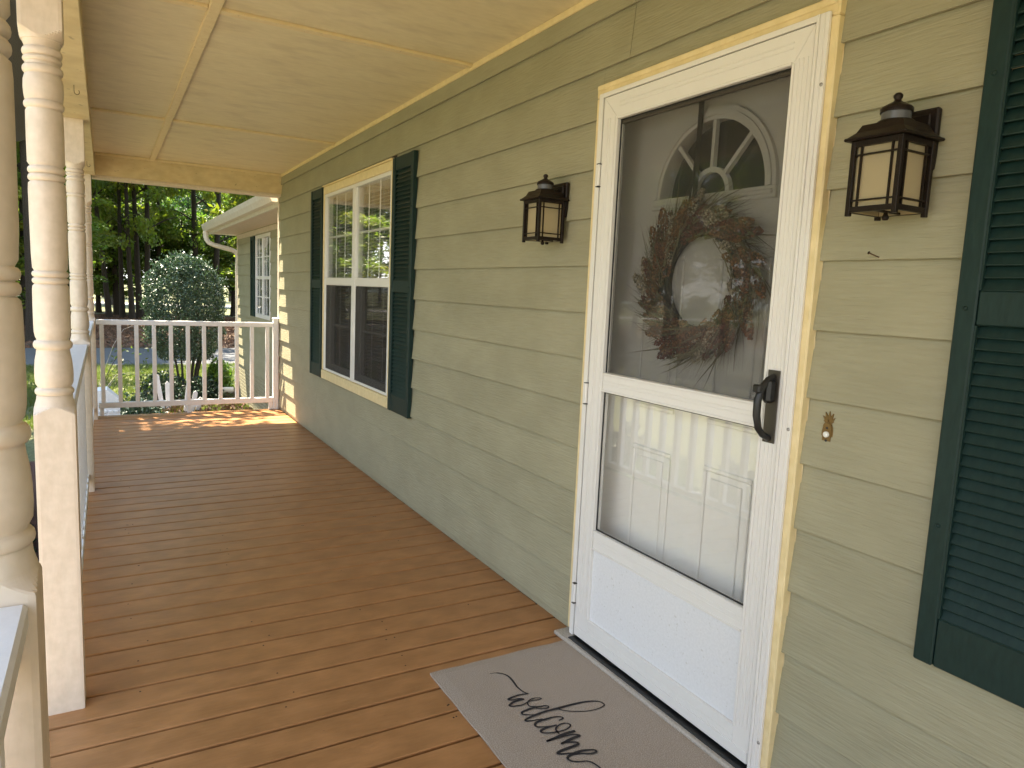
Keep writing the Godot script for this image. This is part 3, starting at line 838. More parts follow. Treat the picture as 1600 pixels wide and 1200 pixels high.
# ---------------------------------------------------------------- doors
func build_doors():
	# brick mould round the opening
	var t := thing("door_casing", "cream painted casing round the white storm door", "door frame", Vector3.ZERO, "", "structure")
	block("casing", Vector3(-0.038, 0.03, -2.207), Vector3(0.02, 2.0645, -2.16), M.cream, t, 0.004)
	block("casing", Vector3(-0.038, 0.03, -1.262), Vector3(0.02, 2.0645, -1.2125), M.cream, t, 0.004)
	block("casing", Vector3(-0.038, 2.065, -2.207), Vector3(0.02, 2.112, -1.2125), M.cream, t, 0.004)
	block("back_band", Vector3(-0.043, 2.090, -2.200), Vector3(-0.0385, 2.108, -1.219), M.cream, t, 0.002)
	for j in [[-2.17, -2.1605], [-1.2615, -1.25]]:
		block("jamb", Vector3(0.0205, 0.03, j[0]), Vector3(0.155, 2.08, j[1]), M.white, t, 0.0)
	block("jamb", Vector3(0.0205, 2.062, -2.16), Vector3(0.155, 2.08, -1.262), M.white, t, 0.0)
	block("sill", Vector3(-0.09, 0.002, -2.225), Vector3(0.155, 0.018, -1.195), M.sill, t, 0.004)
	block("sill_dark_strip", Vector3(-0.074, 0.0182, -2.146), Vector3(-0.03, 0.0205, -1.264), M.black, t, 0.0)  # black strip on the sill for the dark gap under the door
	var caulk := Shape.new()
	var path := []; var rad := []
	for k in 90:
		path.append(Vector3(-0.012 + rng.randf() * 0.003, 0.04 + k * 0.0232, -1.2122 + rng.randf() * 0.0012)); rad.append(0.0008 + rng.randf() * 0.0014)
	caulk.tube(path, rad, 5)
	put("caulk", caulk.mesh(), M.beam, t)

	var s := thing("storm_door", "white aluminium storm door with screen above glass", "door")
	# z-bar frame
	block("mounting_frame", Vector3(-0.048, 0.02, -1.2660), Vector3(-0.0385, 2.074, -1.232), M.white, s, 0.001)
	block("mounting_rib", Vector3(-0.054, 0.02, -1.2655), Vector3(-0.0485, 2.072, -1.2575), M.white, s, 0.001)
	block("mounting_rib", Vector3(-0.051, 0.02, -1.246), Vector3(-0.0485, 2.072, -1.242), M.white, s, 0.001)
	block("mounting_frame", Vector3(-0.048, 0.02, -2.178), Vector3(-0.0385, 2.074, -2.154), M.white, s, 0.001)
	block("mounting_frame", Vector3(-0.048, 2.0585, -2.1535), Vector3(-0.0385, 2.074, -1.268), M.white, s, 0.001)
	block("dark_gap_strip", Vector3(-0.030, 0.03, -1.2712), Vector3(-0.022, 2.056, -1.2625), M.black, s, 0.0)  # black strips behind the gap round the leaf, keeping it dark
	block("dark_gap_strip", Vector3(-0.030, 0.03, -2.1595), Vector3(-0.022, 2.056, -2.148), M.black, s, 0.0)
	block("dark_gap_strip", Vector3(-0.030, 2.0555, -2.147), Vector3(-0.022, 2.064, -1.272), M.black, s, 0.0)
	block("edge_gasket", Vector3(-0.0445, 0.034, -1.2718), Vector3(-0.020, 2.052, -1.2703), M.black, s, 0.0)
	# leaf: two stiles, mitred head, two cross rails, bottom rail
	var xa := -0.046; var xb := -0.018
	var Z0 := -2.147; var Z1 := -1.272; var Zi0 := -2.060; var Zi1 := -1.333
	var bot := 0.031; var top := 2.055
	mitred(s, "stile", xa, xb, Z0, Zi0, bot, top, true)
	mitred(s, "stile", xa, xb, Zi1, Z1, bot, top, false)
	var hd := Shape.new()
	hd.prism([Vector2(Z0 + 0.0008, top), Vector2(Z1 - 0.0008, top), Vector2(Zi1 - 0.0002, 1.969), Vector2(Zi0 + 0.0002, 1.969)], Vector3(xa, 0, 0), Vector3(xb, 0, 0), Vector3.BACK, Vector3.UP)
	put("head_rail", hd.mesh(), M.white, s)
	for r in [[1.006, 1.075], [0.405, 0.478], [0.0315, 0.122]]:
		block("rail", Vector3(xa, r[0], Zi0 + 0.0005), Vector3(xb, r[1], Zi1 - 0.0005), M.white, s, 0.001)
	# extruded ridges along the frame
	for z in [Z0 + 0.028, Z0 + 0.040, Zi0 - 0.020, Zi1 + 0.020, Z1 - 0.028, Z1 - 0.014]:
		block("ridge", Vector3(xa - 0.0022, bot + 0.1, z - 0.0022), Vector3(xa, top - 0.075, z + 0.0022), M.white, s, 0.0008)
	for z in [Zi0 - 0.004, Zi1 + 0.004]:
		block("ridge", Vector3(xa - 0.005, bot + 0.088, z - 0.004), Vector3(xa, 1.972, z + 0.004), M.white, s, 0.0015)
	for y in [1.973, 0.409, 0.474, 0.118, 1.010, 1.071]:
		block("ridge", Vector3(xa - 0.005, y - 0.004, Zi0 + 0.001), Vector3(xa, y + 0.004, Zi1 - 0.001), M.white, s, 0.0015)
	for y in [2.012, 2.026, 1.034, 1.046, 0.435, 0.447, 0.085, 0.070]:
		block("ridge", Vector3(xa - 0.002, y - 0.002, Zi0 - 0.0), Vector3(xa, y + 0.002, Zi1), M.white, s, 0.0008)
	block("bottom_expander", Vector3(xa - 0.003, 0.030, Z0 + 0.002), Vector3(xa, 0.064, Z1 - 0.002), M.white, s, 0.001)
	block("sweep", Vector3(-0.034, 0.0208, Z0 + 0.004), Vector3(-0.026, 0.0305, Z1 - 0.004), M.black, s, 0.0)
	block("kick_panel", Vector3(-0.040, 0.1225, Zi0 + 0.0005), Vector3(-0.024, 0.4045, Zi1 - 0.0005), M.kick, s, 0.0)
	block("pane", Vector3(-0.033, 0.4785, Zi0 + 0.0005), Vector3(-0.030, 1.0055, Zi1 - 0.0005), M.glass, s, 0.0)
	block("pane", Vector3(-0.024, 1.0755, Zi0 + 0.0005), Vector3(-0.021, 1.9685, Zi1 - 0.0005), M.glass, s, 0.0)
	for z in [[Zi0 + 0.0005, Zi0 + 0.006], [Zi1 - 0.006, Zi1 - 0.0005]]:
		block("glazing_bead", Vector3(-0.0365, 0.479, z[0]), Vector3(-0.0335, 1.005, z[1]), M.black, s, 0.0)
		block("glazing_bead", Vector3(-0.0365, 1.076, z[0]), Vector3(-0.0335, 1.968, z[1]), M.black, s, 0.0)
	for y in [[0.479, 0.484], [1.001, 1.005], [1.9635, 1.968]]:
		block("glazing_bead", Vector3(-0.0365, y[0], Zi0 + 0.0062), Vector3(-0.0335, y[1], Zi1 - 0.0062), M.black, s, 0.0)
	block("screen_frame", Vector3(-0.0350, 1.952, Zi0 + 0.0065), Vector3(-0.0260, 1.963, Zi1 - 0.0065), M.plate, s, 0.001)
	block("insect_screen", Vector3(-0.0310, 1.0765, Zi0 + 0.007), Vector3(-0.0302, 1.9515, Zi1 - 0.007), M.screen, s, 0.0)
	for y in [0.16, 0.95, 1.75]:
		var hg := Shape.new()
		hg.tube([Vector3(0, 0, 0), Vector3(0, 0.075, 0)], [0.006, 0.006], 10)
		put("hinge", hg.mesh(), M.white, s, Vector3(-0.052, y, -2.151))
		for e in [-0.004, 0.076]:
			put("hinge_washer", bmesh(Vector3(0.014, 0.003, 0.014), 0.0), M.black, s, Vector3(-0.052, y + e, -2.151))
	for y in [0.12, 1.02, 1.90]:
		var sc := Shape.new()
		sc.lathe([[0.0, 0.0], [0.005, 0.0], [0.004, 0.0025], [0.0, 0.003]], 10)
		var o := put("screw", sc.mesh(), M.steel, s, Vector3(-0.048, y, -1.238))
		o.rotation.z = PI / 2
	# handle: plate, latch body, thumb button, curved pull
	var h := node("handle", s)
	block("backplate", Vector3(-0.0505, 0.972, -1.319), Vector3(-0.0485, 1.172, -1.279), M.plate, h, 0.0008)
	block("latch_body", Vector3(-0.082, 1.083, -1.310), Vector3(-0.0506, 1.150, -1.284), M.black, h, 0.008)
	var pl := Shape.new()
	pl.tube([Vector3(-0.052, 1.156, -1.296), Vector3(-0.072, 1.146, -1.298), Vector3(-0.094, 1.122, -1.300), Vector3(-0.103, 1.09, -1.301), Vector3(-0.102, 1.05, -1.301), Vector3(-0.093, 1.015, -1.300), Vector3(-0.076, 0.996, -1.299), Vector3(-0.051, 0.985, -1.298)], [0.008, 0.009, 0.0105, 0.011, 0.0105, 0.0095, 0.0085, 0.0095], 12)
	put("pull", pl.mesh(), M.black, h)
	block("thumb_button", Vector3(-0.116, 1.112, -1.313), Vector3(-0.094, 1.134, -1.289), M.black, h, 0.004)

	# the entry door behind it
	var e := thing("entry_door", "white panelled entry door with half-round fanlight behind the storm door", "door")
	var XF := 0.062
	var fc := Vector2(-1.700, 1.690)
	var R := 0.231
	# slab with the fanlight opening cut out
	var slab := Shape.new()
	var lo := Vector2(-2.1595, 0.022); var hi := Vector2(-1.2625, 2.06)
	var arc := []
	for k in 33:
		var a := PI - PI * k / 32.0
		arc.append(fc + Vector2(cos(a), sin(a)) * R)
	var outline := [Vector2(lo.x, fc.y), Vector2(lo.x, hi.y), Vector2(hi.x, hi.y), Vector2(hi.x, fc.y)]
	for k in 33: outline.append(arc[32 - k])
	slab.prism(outline, Vector3(XF, 0, 0), Vector3(XF + 0.045, 0, 0), Vector3.BACK, Vector3.UP)
	slab.box(Vector3(XF + 0.0225, (lo.y + fc.y) / 2, (lo.x + hi.x) / 2), Vector3(0.045, fc.y - lo.y, hi.x - lo.x), 0.0)
	put("slab", slab.mesh(), M.entry, e)
	var fr := Shape.new()
	for band in [[R + 0.034, R - 0.006, 0.014], [R + 0.020, R + 0.006, 0.020]]:
		for k in 40:
			var a0 := PI * k / 40.0; var a1 := PI * (k + 1) / 40.0
			var o0 := Vector2(cos(a0), sin(a0)); var o1 := Vector2(cos(a1), sin(a1))
			var po := [fc + o0 * band[0], fc + o1 * band[0], fc + o1 * band[1], fc + o0 * band[1]]
			fr.prism(po, Vector3(XF - band[2], 0, 0), Vector3(XF - 0.0001, 0, 0), Vector3.BACK, Vector3.UP)
	fr.box(Vector3(XF - 0.007, fc.y - 0.018, fc.x), Vector3(0.0138, 0.036, 2 * R + 0.068), 0.003)
	fr.box(Vector3(XF - 0.010, fc.y - 0.018, fc.x), Vector3(0.0199, 0.014, 2 * R + 0.05), 0.003)
	put("fanlight_frame", fr.mesh(), M.entry, e)
	var fg := Shape.new()
	for k in 32:
		fg.tri(Vector3(XF + 0.02, fc.y, fc.x), Vector3(XF + 0.02, arc[k].y, arc[k].x), Vector3(XF + 0.02, arc[k + 1].y, arc[k + 1].x))
	put("fanlight_pane", fg.mesh(), M.glass, e)
	for a in [PI * 0.26, PI * 0.5, PI * 0.74]:
		var m := Shape.new()
		var d := Vector3(0, sin(a), cos(a))
		var w := Vector3(0, cos(a), -sin(a)) * 0.008
		var c0 := Vector3(XF, fc.y, fc.x) + d * 0.074; var c1 := Vector3(XF, fc.y, fc.x) + d * (R - 0.004)
		m.prism([Vector2(-0.0065, -0.006), Vector2(0.0065, -0.006), Vector2(0.0065, 0.010), Vector2(-0.0065, 0.010)], c0, c1, w.normalized(), Vector3.RIGHT)
		put("muntin", m.mesh(), M.entry, e)
	var hub := Shape.new()
	for k in 20:
		var a0 := PI * k / 20.0; var a1 := PI * (k + 1) / 20.0
		var o0 := Vector2(cos(a0), sin(a0)); var o1 := Vector2(cos(a1), sin(a1))
		hub.prism([fc + o0 * 0.082, fc + o1 * 0.082, fc + o1 * 0.066, fc + o0 * 0.066], Vector3(XF - 0.007, 0, 0), Vector3(XF + 0.011, 0, 0), Vector3.BACK, Vector3.UP)
	put("muntin_hub", hub.mesh(), M.entry, e)
	for z in [[-1.992, -1.790], [-1.634, -1.432]]:
		for y in [[0.25, 0.822], [0.96, 1.50]]:
			panel(e, XF, y[0], y[1], z[0], z[1])


func mitred(s: Node, called: String, xa: float, xb: float, z0: float, z1: float, y0: float, y1: float, far: bool):
	var p := Shape.new()
	var inner := 1.969
	var o := [Vector2(z0, y0), Vector2(z1, y0), Vector2(z1, inner - 0.0005), Vector2(z0, y1 - 0.0005)] if far else [Vector2(z0, y0), Vector2(z1, y0), Vector2(z1, y1 - 0.0005), Vector2(z0, inner - 0.0005)]
	p.prism(o, Vector3(xa, 0, 0), Vector3(xb, 0, 0), Vector3.BACK, Vector3.UP)
	put(called, p.mesh(), M.white, s)


func panel(e: Node, x: float, y0: float, y1: float, z0: float, z1: float):
	# an embossed panel: a raised moulding round a slightly raised field
	var n := node("door_panel", e)
	for b in [[y0, y0 + 0.016, z0, z1], [y1 - 0.016, y1, z0, z1], [y0 + 0.0165, y1 - 0.0165, z0, z0 + 0.016], [y0 + 0.0165, y1 - 0.0165, z1 - 0.016, z1]]:
		block("moulding", Vector3(x - 0.008, b[0], b[2]), Vector3(x - 0.0002, b[1], b[3]), M.entry, n, 0.004)
	block("field", Vector3(x - 0.006, y0 + 0.036, z0 + 0.036), Vector3(x - 0.0002, y1 - 0.036, z1 - 0.036), M.entry, n, 0.005)


# ---------------------------------------------------------------- lanterns
func make_lantern() -> Node3D:
	# origin on the wall, at the middle of the backplate; x points into the wall
	var t := thing("wall_lantern", "", "wall lamp")
	var cx := -0.095; var S := 0.055
	block("backplate", Vector3(-0.030, -0.068, -0.055), Vector3(-0.0135, 0.068, 0.055), M.bronze, t, 0.004)
	block("backplate_step", Vector3(-0.038, -0.055, -0.042), Vector3(-0.0305, 0.055, 0.042), M.bronze, t, 0.003)
	block("arm", Vector3(-0.06, 0.012, -0.014), Vector3(-0.0385, 0.040, 0.014), M.bronze, t, 0.003)
	var y0 := -0.163; var y1 := -0.008
	for a in [-1, 1]:
		for b in [-1, 1]:
			block("corner_bar", Vector3(cx + a * S - 0.0055, y0 - 0.008, b * S - 0.0055), Vector3(cx + a * S + 0.0055, y1, b * S + 0.0055), M.bronze, t, 0.001)
	for a in [-1, 1]:
		for v in [0, 1]:   # v 0: a face across x, v 1: across z
			for yy in [y0, y1 - 0.012]:
				face_bar(t, "cage_rail", cx, S, a, v, yy, yy + 0.012, -S + 0.0058, S - 0.0058, 0.0042)
			for yy in [y0 + 0.024, y1 - 0.032]:
				face_bar(t, "cage_bar", cx, S, a, v, yy, yy + 0.0035, -S + 0.0058, S - 0.0058, 0.0030)
			for k in [-0.036, 0.036]:
				face_bar(t, "cage_bar", cx, S, a, v, y0 + 0.0121, y1 - 0.0121, k - 0.0018, k + 0.0018, 0.0026)
			var g := Shape.new()
			if v == 0: g.box(Vector3(cx + a * (S - 0.006), (y0 + y1) / 2, 0), Vector3(0.002, y1 - y0 - 0.002, 2 * S - 0.014), 0.0)
			else: g.box(Vector3(cx, (y0 + y1) / 2, a * (S - 0.006)), Vector3(2 * S - 0.018, y1 - y0 - 0.002, 0.002), 0.0)
			put("glass_panel", g.mesh(), M.frosted, t)
	# bottom: rim with a cross bar and a small knob
	block("bottom_bar", Vector3(cx - S + 0.006, y0 + 0.001, -0.004), Vector3(cx + S - 0.006, y0 + 0.006, 0.004), M.bronze, t, 0.001)
	var kb := Shape.new()
	kb.lathe([[0.0, -0.016], [0.006, -0.015], [0.008, -0.009], [0.005, -0.003], [0.004, 0.003]], 12)
	put("bottom_knob", kb.mesh(), M.bronze, t, Vector3(cx, y0, 0))
	# roof: flat eave, sloping hip, stepped top
	var rf := Shape.new()
	rf.box(Vector3(cx, y1 + 0.004, 0), Vector3(0.146, 0.007, 0.146), 0.0025)
	var r0 := 0.068; var r1 := 0.047
	var ya := y1 + 0.0076; var yb := y1 + 0.036
	var lo := []; var mid := []; var hi := []
	for q in [[-1, -1], [1, -1], [1, 1], [-1, 1]]:
		lo.append(Vector3(cx + q[0] * r0, ya, q[1] * r0)); mid.append(Vector3(cx + q[0] * (r0 - 0.013), ya + 0.012, q[1] * (r0 - 0.013))); hi.append(Vector3(cx + q[0] * r1, yb, q[1] * r1))
	for k in 4:
		var j := (k + 1) % 4
		rf.quad(lo[j], lo[k], mid[k], mid[j])
		rf.quad(mid[j], mid[k], hi[k], hi[j])
	rf.quad(hi[3], hi[2], hi[1], hi[0])
	put("roof", rf.mesh(), M.bronze, t)
	var c := Shape.new()
	c.lathe([[0.039, 0.0], [0.040, 0.004], [0.036, 0.008], [0.032, 0.009]], 28)
	put("sensor_collar", c.mesh(), M.bronze, t, Vector3(cx, yb, 0))
	var ln := Shape.new()
	ln.lathe([[0.0305, 0.009], [0.0305, 0.026]], 28)
	put("sensor_lens", ln.mesh(), M.lens, t, Vector3(cx, yb, 0))
	var cp := Shape.new()
	cp.lathe([[0.0320, 0.0255], [0.0335, 0.0255], [0.0335, 0.034], [0.0300, 0.038], [0.018, 0.045], [0.010, 0.049], [0.0075, 0.0515], [0.007, 0.0545], [0.0095, 0.058], [0.0098, 0.063], [0.006, 0.0675], [0.0, 0.069]], 28)
	put("finial_cap", cp.mesh(), M.bronze, t, Vector3(cx, yb, 0))
	var bs := Shape.new()
	bs.lathe([[0.0, -0.125], [0.014, -0.120], [0.021, -0.105], [0.021, -0.090], [0.013, -0.068], [0.011, -0.05], [0.011, -0.02]], 16)
	put("bulb", bs.mesh(), M.bulb, t, Vector3(cx, 0, 0))
	return t


func face_bar(t: Node, called: String, cx: float, S: float, a: int, v: int, y0: float, y1: float, k0: float, k1: float, half: float):
	if v == 0: block(called, Vector3(cx + a * S - half, y0, k0), Vector3(cx + a * S + half, y1, k1), M.bronze, t, 0.0)
	else: block(called, Vector3(cx + k0, y0, a * S - half), Vector3(cx + k1, y1, a * S + half), M.bronze, t, 0.0)


func build_lanterns():
	var a := make_lantern()
	a.position = Vector3(0, 1.7245, -0.998)
	tag(a, "dark bronze lantern between the storm door and the large shutter", "wall lamp", "lanterns beside the door")
	var b: Node3D = a.duplicate()
	b.name = numbered("wall_lantern")
	add_child(b, true)
	b.position = Vector3(0, 1.7245, -2.445)
	tag(b, "dark bronze lantern between the storm door and the double window", "wall lamp", "lanterns beside the door")


# ---------------------------------------------------------------- small things
const LETTERS = [
	[[-0.108,-0.35,2],[-0.09,-0.347,3],[-0.074,-0.339,4],[-0.062,-0.325,5],[-0.056,-0.307,6],[-0.056,-0.282,7],[-0.059,-0.258,7],[-0.062,-0.235,6],[-0.06,-0.211,5],[-0.055,-0.193,5],[-0.048,-0.184,5]],
	[[-0.049,-0.184,5],[-0.062,-0.187,6],[-0.081,-0.19,7],[-0.102,-0.189,8],[-0.119,-0.186,8],[-0.126,-0.183,7],[-0.125,-0.178,6],[-0.111,-0.174,6],[-0.092,-0.171,8],[-0.079,-0.161,9]],
	[[-0.079,-0.161,8],[-0.097,-0.163,9],[-0.118,-0.162,9],[-0.133,-0.156,8],[-0.14,-0.151,7],[-0.137,-0.145,6],[-0.124,-0.14,6],[-0.102,-0.136,6],[-0.088,-0.138,5],[-0.075,-0.143,4]],
	[[-0.075,-0.143,4],[-0.055,-0.142,4],[-0.037,-0.138,4],[-0.026,-0.139,4],[-0.025,-0.144,4],[-0.037,-0.15,4],[-0.053,-0.152,5],[-0.07,-0.146,5],[-0.08,-0.136,5],[-0.083,-0.124,5],[-0.082,-0.117,5]],
	[[-0.082,-0.117,5],[-0.066,-0.108,5],[-0.049,-0.102,5],[-0.034,-0.099,5],[-0.027,-0.092,5],[-0.033,-0.085,5],[-0.045,-0.087,5],[-0.061,-0.094,4],[-0.07,-0.101,5]],
	[[-0.043,-0.101,5],[-0.068,-0.105,8],[-0.094,-0.105,9],[-0.116,-0.102,8],[-0.125,-0.097,7],[-0.125,-0.089,6],[-0.112,-0.08,5],[-0.095,-0.071,5],[-0.077,-0.067,5]],
	[[-0.094,-0.07,6],[-0.068,-0.071,8],[-0.041,-0.071,9],[-0.009,-0.069,10],[0.025,-0.067,10],[0.058,-0.065,10],[0.091,-0.061,9],[0.121,-0.053,7],[0.141,-0.041,5],[0.147,-0.025,5],[0.142,-0.015,5],[0.121,-0.01,4],[0.093,-0.01,4],[0.063,-0.017,4],[0.034,-0.03,4],[0.011,-0.046,4],[-0.006,-0.063,4]],
	[[-0.062,-0.071,7],[-0.09,-0.068,8],[-0.115,-0.065,8],[-0.132,-0.061,7],[-0.135,-0.054,6],[-0.119,-0.048,5],[-0.099,-0.044,5],[-0.081,-0.04,5]],
	[[-0.04,-0.012,5],[-0.025,-0.013,5],[-0.019,-0.018,5],[-0.026,-0.027,5],[-0.045,-0.034,6],[-0.071,-0.035,8],[-0.097,-0.035,9],[-0.115,-0.03,8],[-0.121,-0.02,7],[-0.116,-0.011,6],[-0.098,-0.003,5],[-0.076,0.003,5],[-0.058,0.005,5]],
	[[-0.058,0.007,6],[-0.08,0.004,8],[-0.103,0.005,9],[-0.118,0.009,8],[-0.121,0.018,6],[-0.108,0.027,6],[-0.089,0.033,5],[-0.068,0.037,5],[-0.046,0.038,5],[-0.027,0.032,5],[-0.019,0.023,5],[-0.025,0.012,5],[-0.042,0.007,5],[-0.061,0.013,5],[-0.072,0.022,6],[-0.076,0.035,6],[-0.076,0.046,6]],
	[[-0.023,0.057,9],[-0.041,0.055,11],[-0.068,0.055,11],[-0.095,0.058,9],[-0.119,0.06,8],[-0.131,0.061,7],[-0.114,0.062,6],[-0.085,0.062,6],[-0.055,0.065,6],[-0.033,0.072,6],[-0.022,0.083,7]],
	[[-0.022,0.083,8],[-0.038,0.083,10],[-0.062,0.085,11],[-0.084,0.089,10],[-0.098,0.091,8],[-0.08,0.092,7],[-0.062,0.099,7],[-0.051,0.106,7],[-0.05,0.115,8]],
	[[-0.05,0.116,8],[-0.067,0.116,10],[-0.093,0.117,11],[-0.116,0.118,10],[-0.131,0.121,8],[-0.129,0.128,7],[-0.112,0.135,6],[-0.089,0.143,6],[-0.072,0.15,6]],
	[[-0.093,0.148,6],[-0.069,0.155,6],[-0.051,0.165,6],[-0.035,0.169,7],[-0.024,0.167,7],[-0.025,0.158,6],[-0.041,0.151,7],[-0.062,0.145,9],[-0.087,0.145,10],[-0.107,0.148,9],[-0.117,0.153,8],[-0.119,0.162,6],[-0.112,0.173,6],[-0.095,0.183,5],[-0.077,0.189,5],[-0.066,0.199,5],[-0.061,0.214,5],[-0.058,0.23,5],[-0.058,0.247,3]]]


func build_small_things():
	# doormat with its lettering
	var m := thing("doormat", "grey taupe doormat printed welcome in script before the door", "doormat", Vector3(-0.3646, 0.0, -1.7))
	var s := Shape.new()
	var nx := 14; var nz := 30
	var fn := noise(7, 1.0, 2)
	var top := func(i: int, j: int) -> Vector3:
		var x := -0.292 + 0.584 * i / nx
		var z := -0.452 + 0.905 * j / nz
		var y := 0.0105 + 0.0015 * fn.get_noise_2d(x * 4, z * 4)
		if j == 0: z += 0.005 * fn.get_noise_2d(x * 6 + 40, 3)
		if i == 0: x += 0.003 * fn.get_noise_2d(z * 6 + 10, 9)
		if i == 0 or j == 0 or i == nx or j == nz: y -= 0.003
		return Vector3(x, y, z)
	for i in nx:
		for j in nz:
			s.quad(top.call(i, j + 1), top.call(i + 1, j + 1), top.call(i + 1, j), top.call(i, j))
	for j in nz:
		for i in [0, nx]:
			var p: Vector3 = top.call(i, j); var q: Vector3 = top.call(i, j + 1)
			s.quad(Vector3(p.x, 0.001, p.z), Vector3(q.x, 0.001, q.z), q, p)
	for i in nx:
		for j in [0, nz]:
			var p: Vector3 = top.call(i, j); var q: Vector3 = top.call(i + 1, j)
			s.quad(Vector3(q.x, 0.001, q.z), Vector3(p.x, 0.001, p.z), p, q)
	put("pile", s.mesh(), M.mat, m)
	var word := Shape.new()
	for st in LETTERS:
		var c := Curve3D.new()
		var w := PackedFloat32Array()
		var k: int = st.size()
		for i in k:
			var p := Vector3(st[i][0], 0, st[i][1])
			var a := Vector3(st[maxi(i - 1, 0)][0], 0, st[maxi(i - 1, 0)][1])
			var b := Vector3(st[mini(i + 1, k - 1)][0], 0, st[mini(i + 1, k - 1)][1])
			c.add_point(p, -(b - a) / 6.0, (b - a) / 6.0)
		var pts := []; var ws := []
		for i in k - 1:
			for q in 6:
				pts.append(c.sample(i, q / 6.0)); ws.append(lerpf(st[i][2], st[i + 1][2], q / 6.0) * 0.00054)
		pts.append(c.sample(k - 2, 1.0)); ws.append(st[k - 1][2] * 0.00054)
		var y := 0.0125 + 0.00004 * LETTERS.find(st)
		for i in pts.size() - 1:
			var d0: Vector3 = pts[mini(i + 1, pts.size() - 1)] - pts[maxi(i - 1, 0)]
			var d1: Vector3 = pts[mini(i + 2, pts.size() - 1)] - pts[i]
			var n0: Vector3 = d0.normalized().cross(Vector3.UP) * ws[i]; var n1: Vector3 = d1.normalized().cross(Vector3.UP) * ws[i + 1]
			var up := Vector3(0, y, 0)
			word.quad(pts[i] - n0 + up, pts[i] + n0 + up, pts[i + 1] + n1 + up, pts[i + 1] - n1 + up)
	put("lettering", word.mesh(), M.ink, m)

	# pineapple doorbell
	var d := thing("doorbell", "small brass pineapple doorbell with a round white button", "doorbell", Vector3(-0.0085, 1.026, -1.1455))
	var p := Shape.new()
	var o := []
	for k in 24:
		var a := TAU * k / 24.0
		o.append(Vector2(cos(a) * (0.0165 + 0.0012 * sin(a) * -1.0), sin(a) * 0.030))
	p.prism(o, Vector3(-0.006, 0, 0), Vector3.ZERO, Vector3.BACK, Vector3.UP)
	p.prism([Vector2(-0.012, 0.021), Vector2(-0.008, 0.026), Vector2(0.008, 0.026), Vector2(0.012, 0.021), Vector2(0.012, -0.02), Vector2(-0.012, -0.02)], Vector3(-0.0085, 0, 0), Vector3(-0.0055, 0, 0), Vector3.BACK, Vector3.UP)
	put("fruit_plate", p.mesh(), M.brass, d)
	for l in [[0.0, 0.030], [0.42, 0.028], [-0.42, 0.029], [0.85, 0.023], [-0.85, 0.024], [1.25, 0.016], [-1.25, 0.016]]:
		var f := Shape.new()
		f.prism([Vector2(-0.0035, 0), Vector2(-0.0045, l[1] * 0.45), Vector2(0, l[1]), Vector2(0.0045, l[1] * 0.45), Vector2(0.0035, 0)], Vector3(-0.004 - absf(l[0]) * 0.0012, 0, 0), Vector3(-0.001, 0, 0), Vector3.BACK, Vector3.UP)
		var q := put("crown_leaf", f.mesh(), M.brass, d, Vector3(0, 0.027, 0))
		q.rotation.x = l[0]
	var bt := Shape.new()
	bt.lathe([[0.0078, 0.0], [0.0078, 0.004], [0.006, 0.0062], [0.0, 0.0068]], 18)
	var b := put("button", bt.mesh(), M.button, d, Vector3(-0.0085, -0.003, 0))
	b.rotation.z = PI / 2
	for y in [0.0135, -0.019]:
		var sc := Shape.new()
		sc.lathe([[0.0032, 0.0], [0.0028, 0.0015], [0.0, 0.002]], 10)
		var e := put("screw", sc.mesh(), M.black, d, Vector3(-0.0085, y, 0))
		e.rotation.z = PI / 2

	# nail in the siding
	var n := Shape.new()
	n.tube([Vector3(0.004, 0, 0), Vector3(-0.018, 0.006, -0.006), Vector3(-0.036, 0.013, -0.014)], [0.0016, 0.0016, 0.0016], 6)
	n.tube([Vector3(-0.036, 0.013, -0.014), Vector3(-0.0375, 0.0136, -0.0147)], [0.0038, 0.0038], 8)
	tag(put("nail", n.mesh(), M.rust, self, Vector3(-0.010, 1.466, -1.047)), "bent rusty nail sticking out of the siding below a lantern", "nail")

	# screw hooks under the beams
	for h in [[Vector3(-1.725, 2.25, -4.16), "thin wire hook under the side beam, between two posts"], [Vector3(-1.72, 2.25, -6.79), "thin wire hook under the side beam near the corner post"], [Vector3(-1.375, 2.235, -7.75), "small hook under the beam over the end railing"]]:
		var hk := Shape.new()
		var path := [Vector3(0, 0, 0), Vector3(0, -0.018, 0)]
		var rad := [0.0015, 0.0015]
		for k in 11:
			var a := PI * 0.5 - k * PI * 1.25 / 10.0
			path.append(Vector3(0.011 - 0.011 * cos(a - PI * 0.5), -0.031 - 0.012 * sin(PI * 0.5 - a + 0.0) - 0.0, 0.0)); rad.append(0.0015)
		hk.tube(path, rad, 6)
		var ho := put("ceiling_hook", hk.mesh(), M.rust, self, h[0])
		tag(ho, h[1], "hook", "hooks under the porch beams")


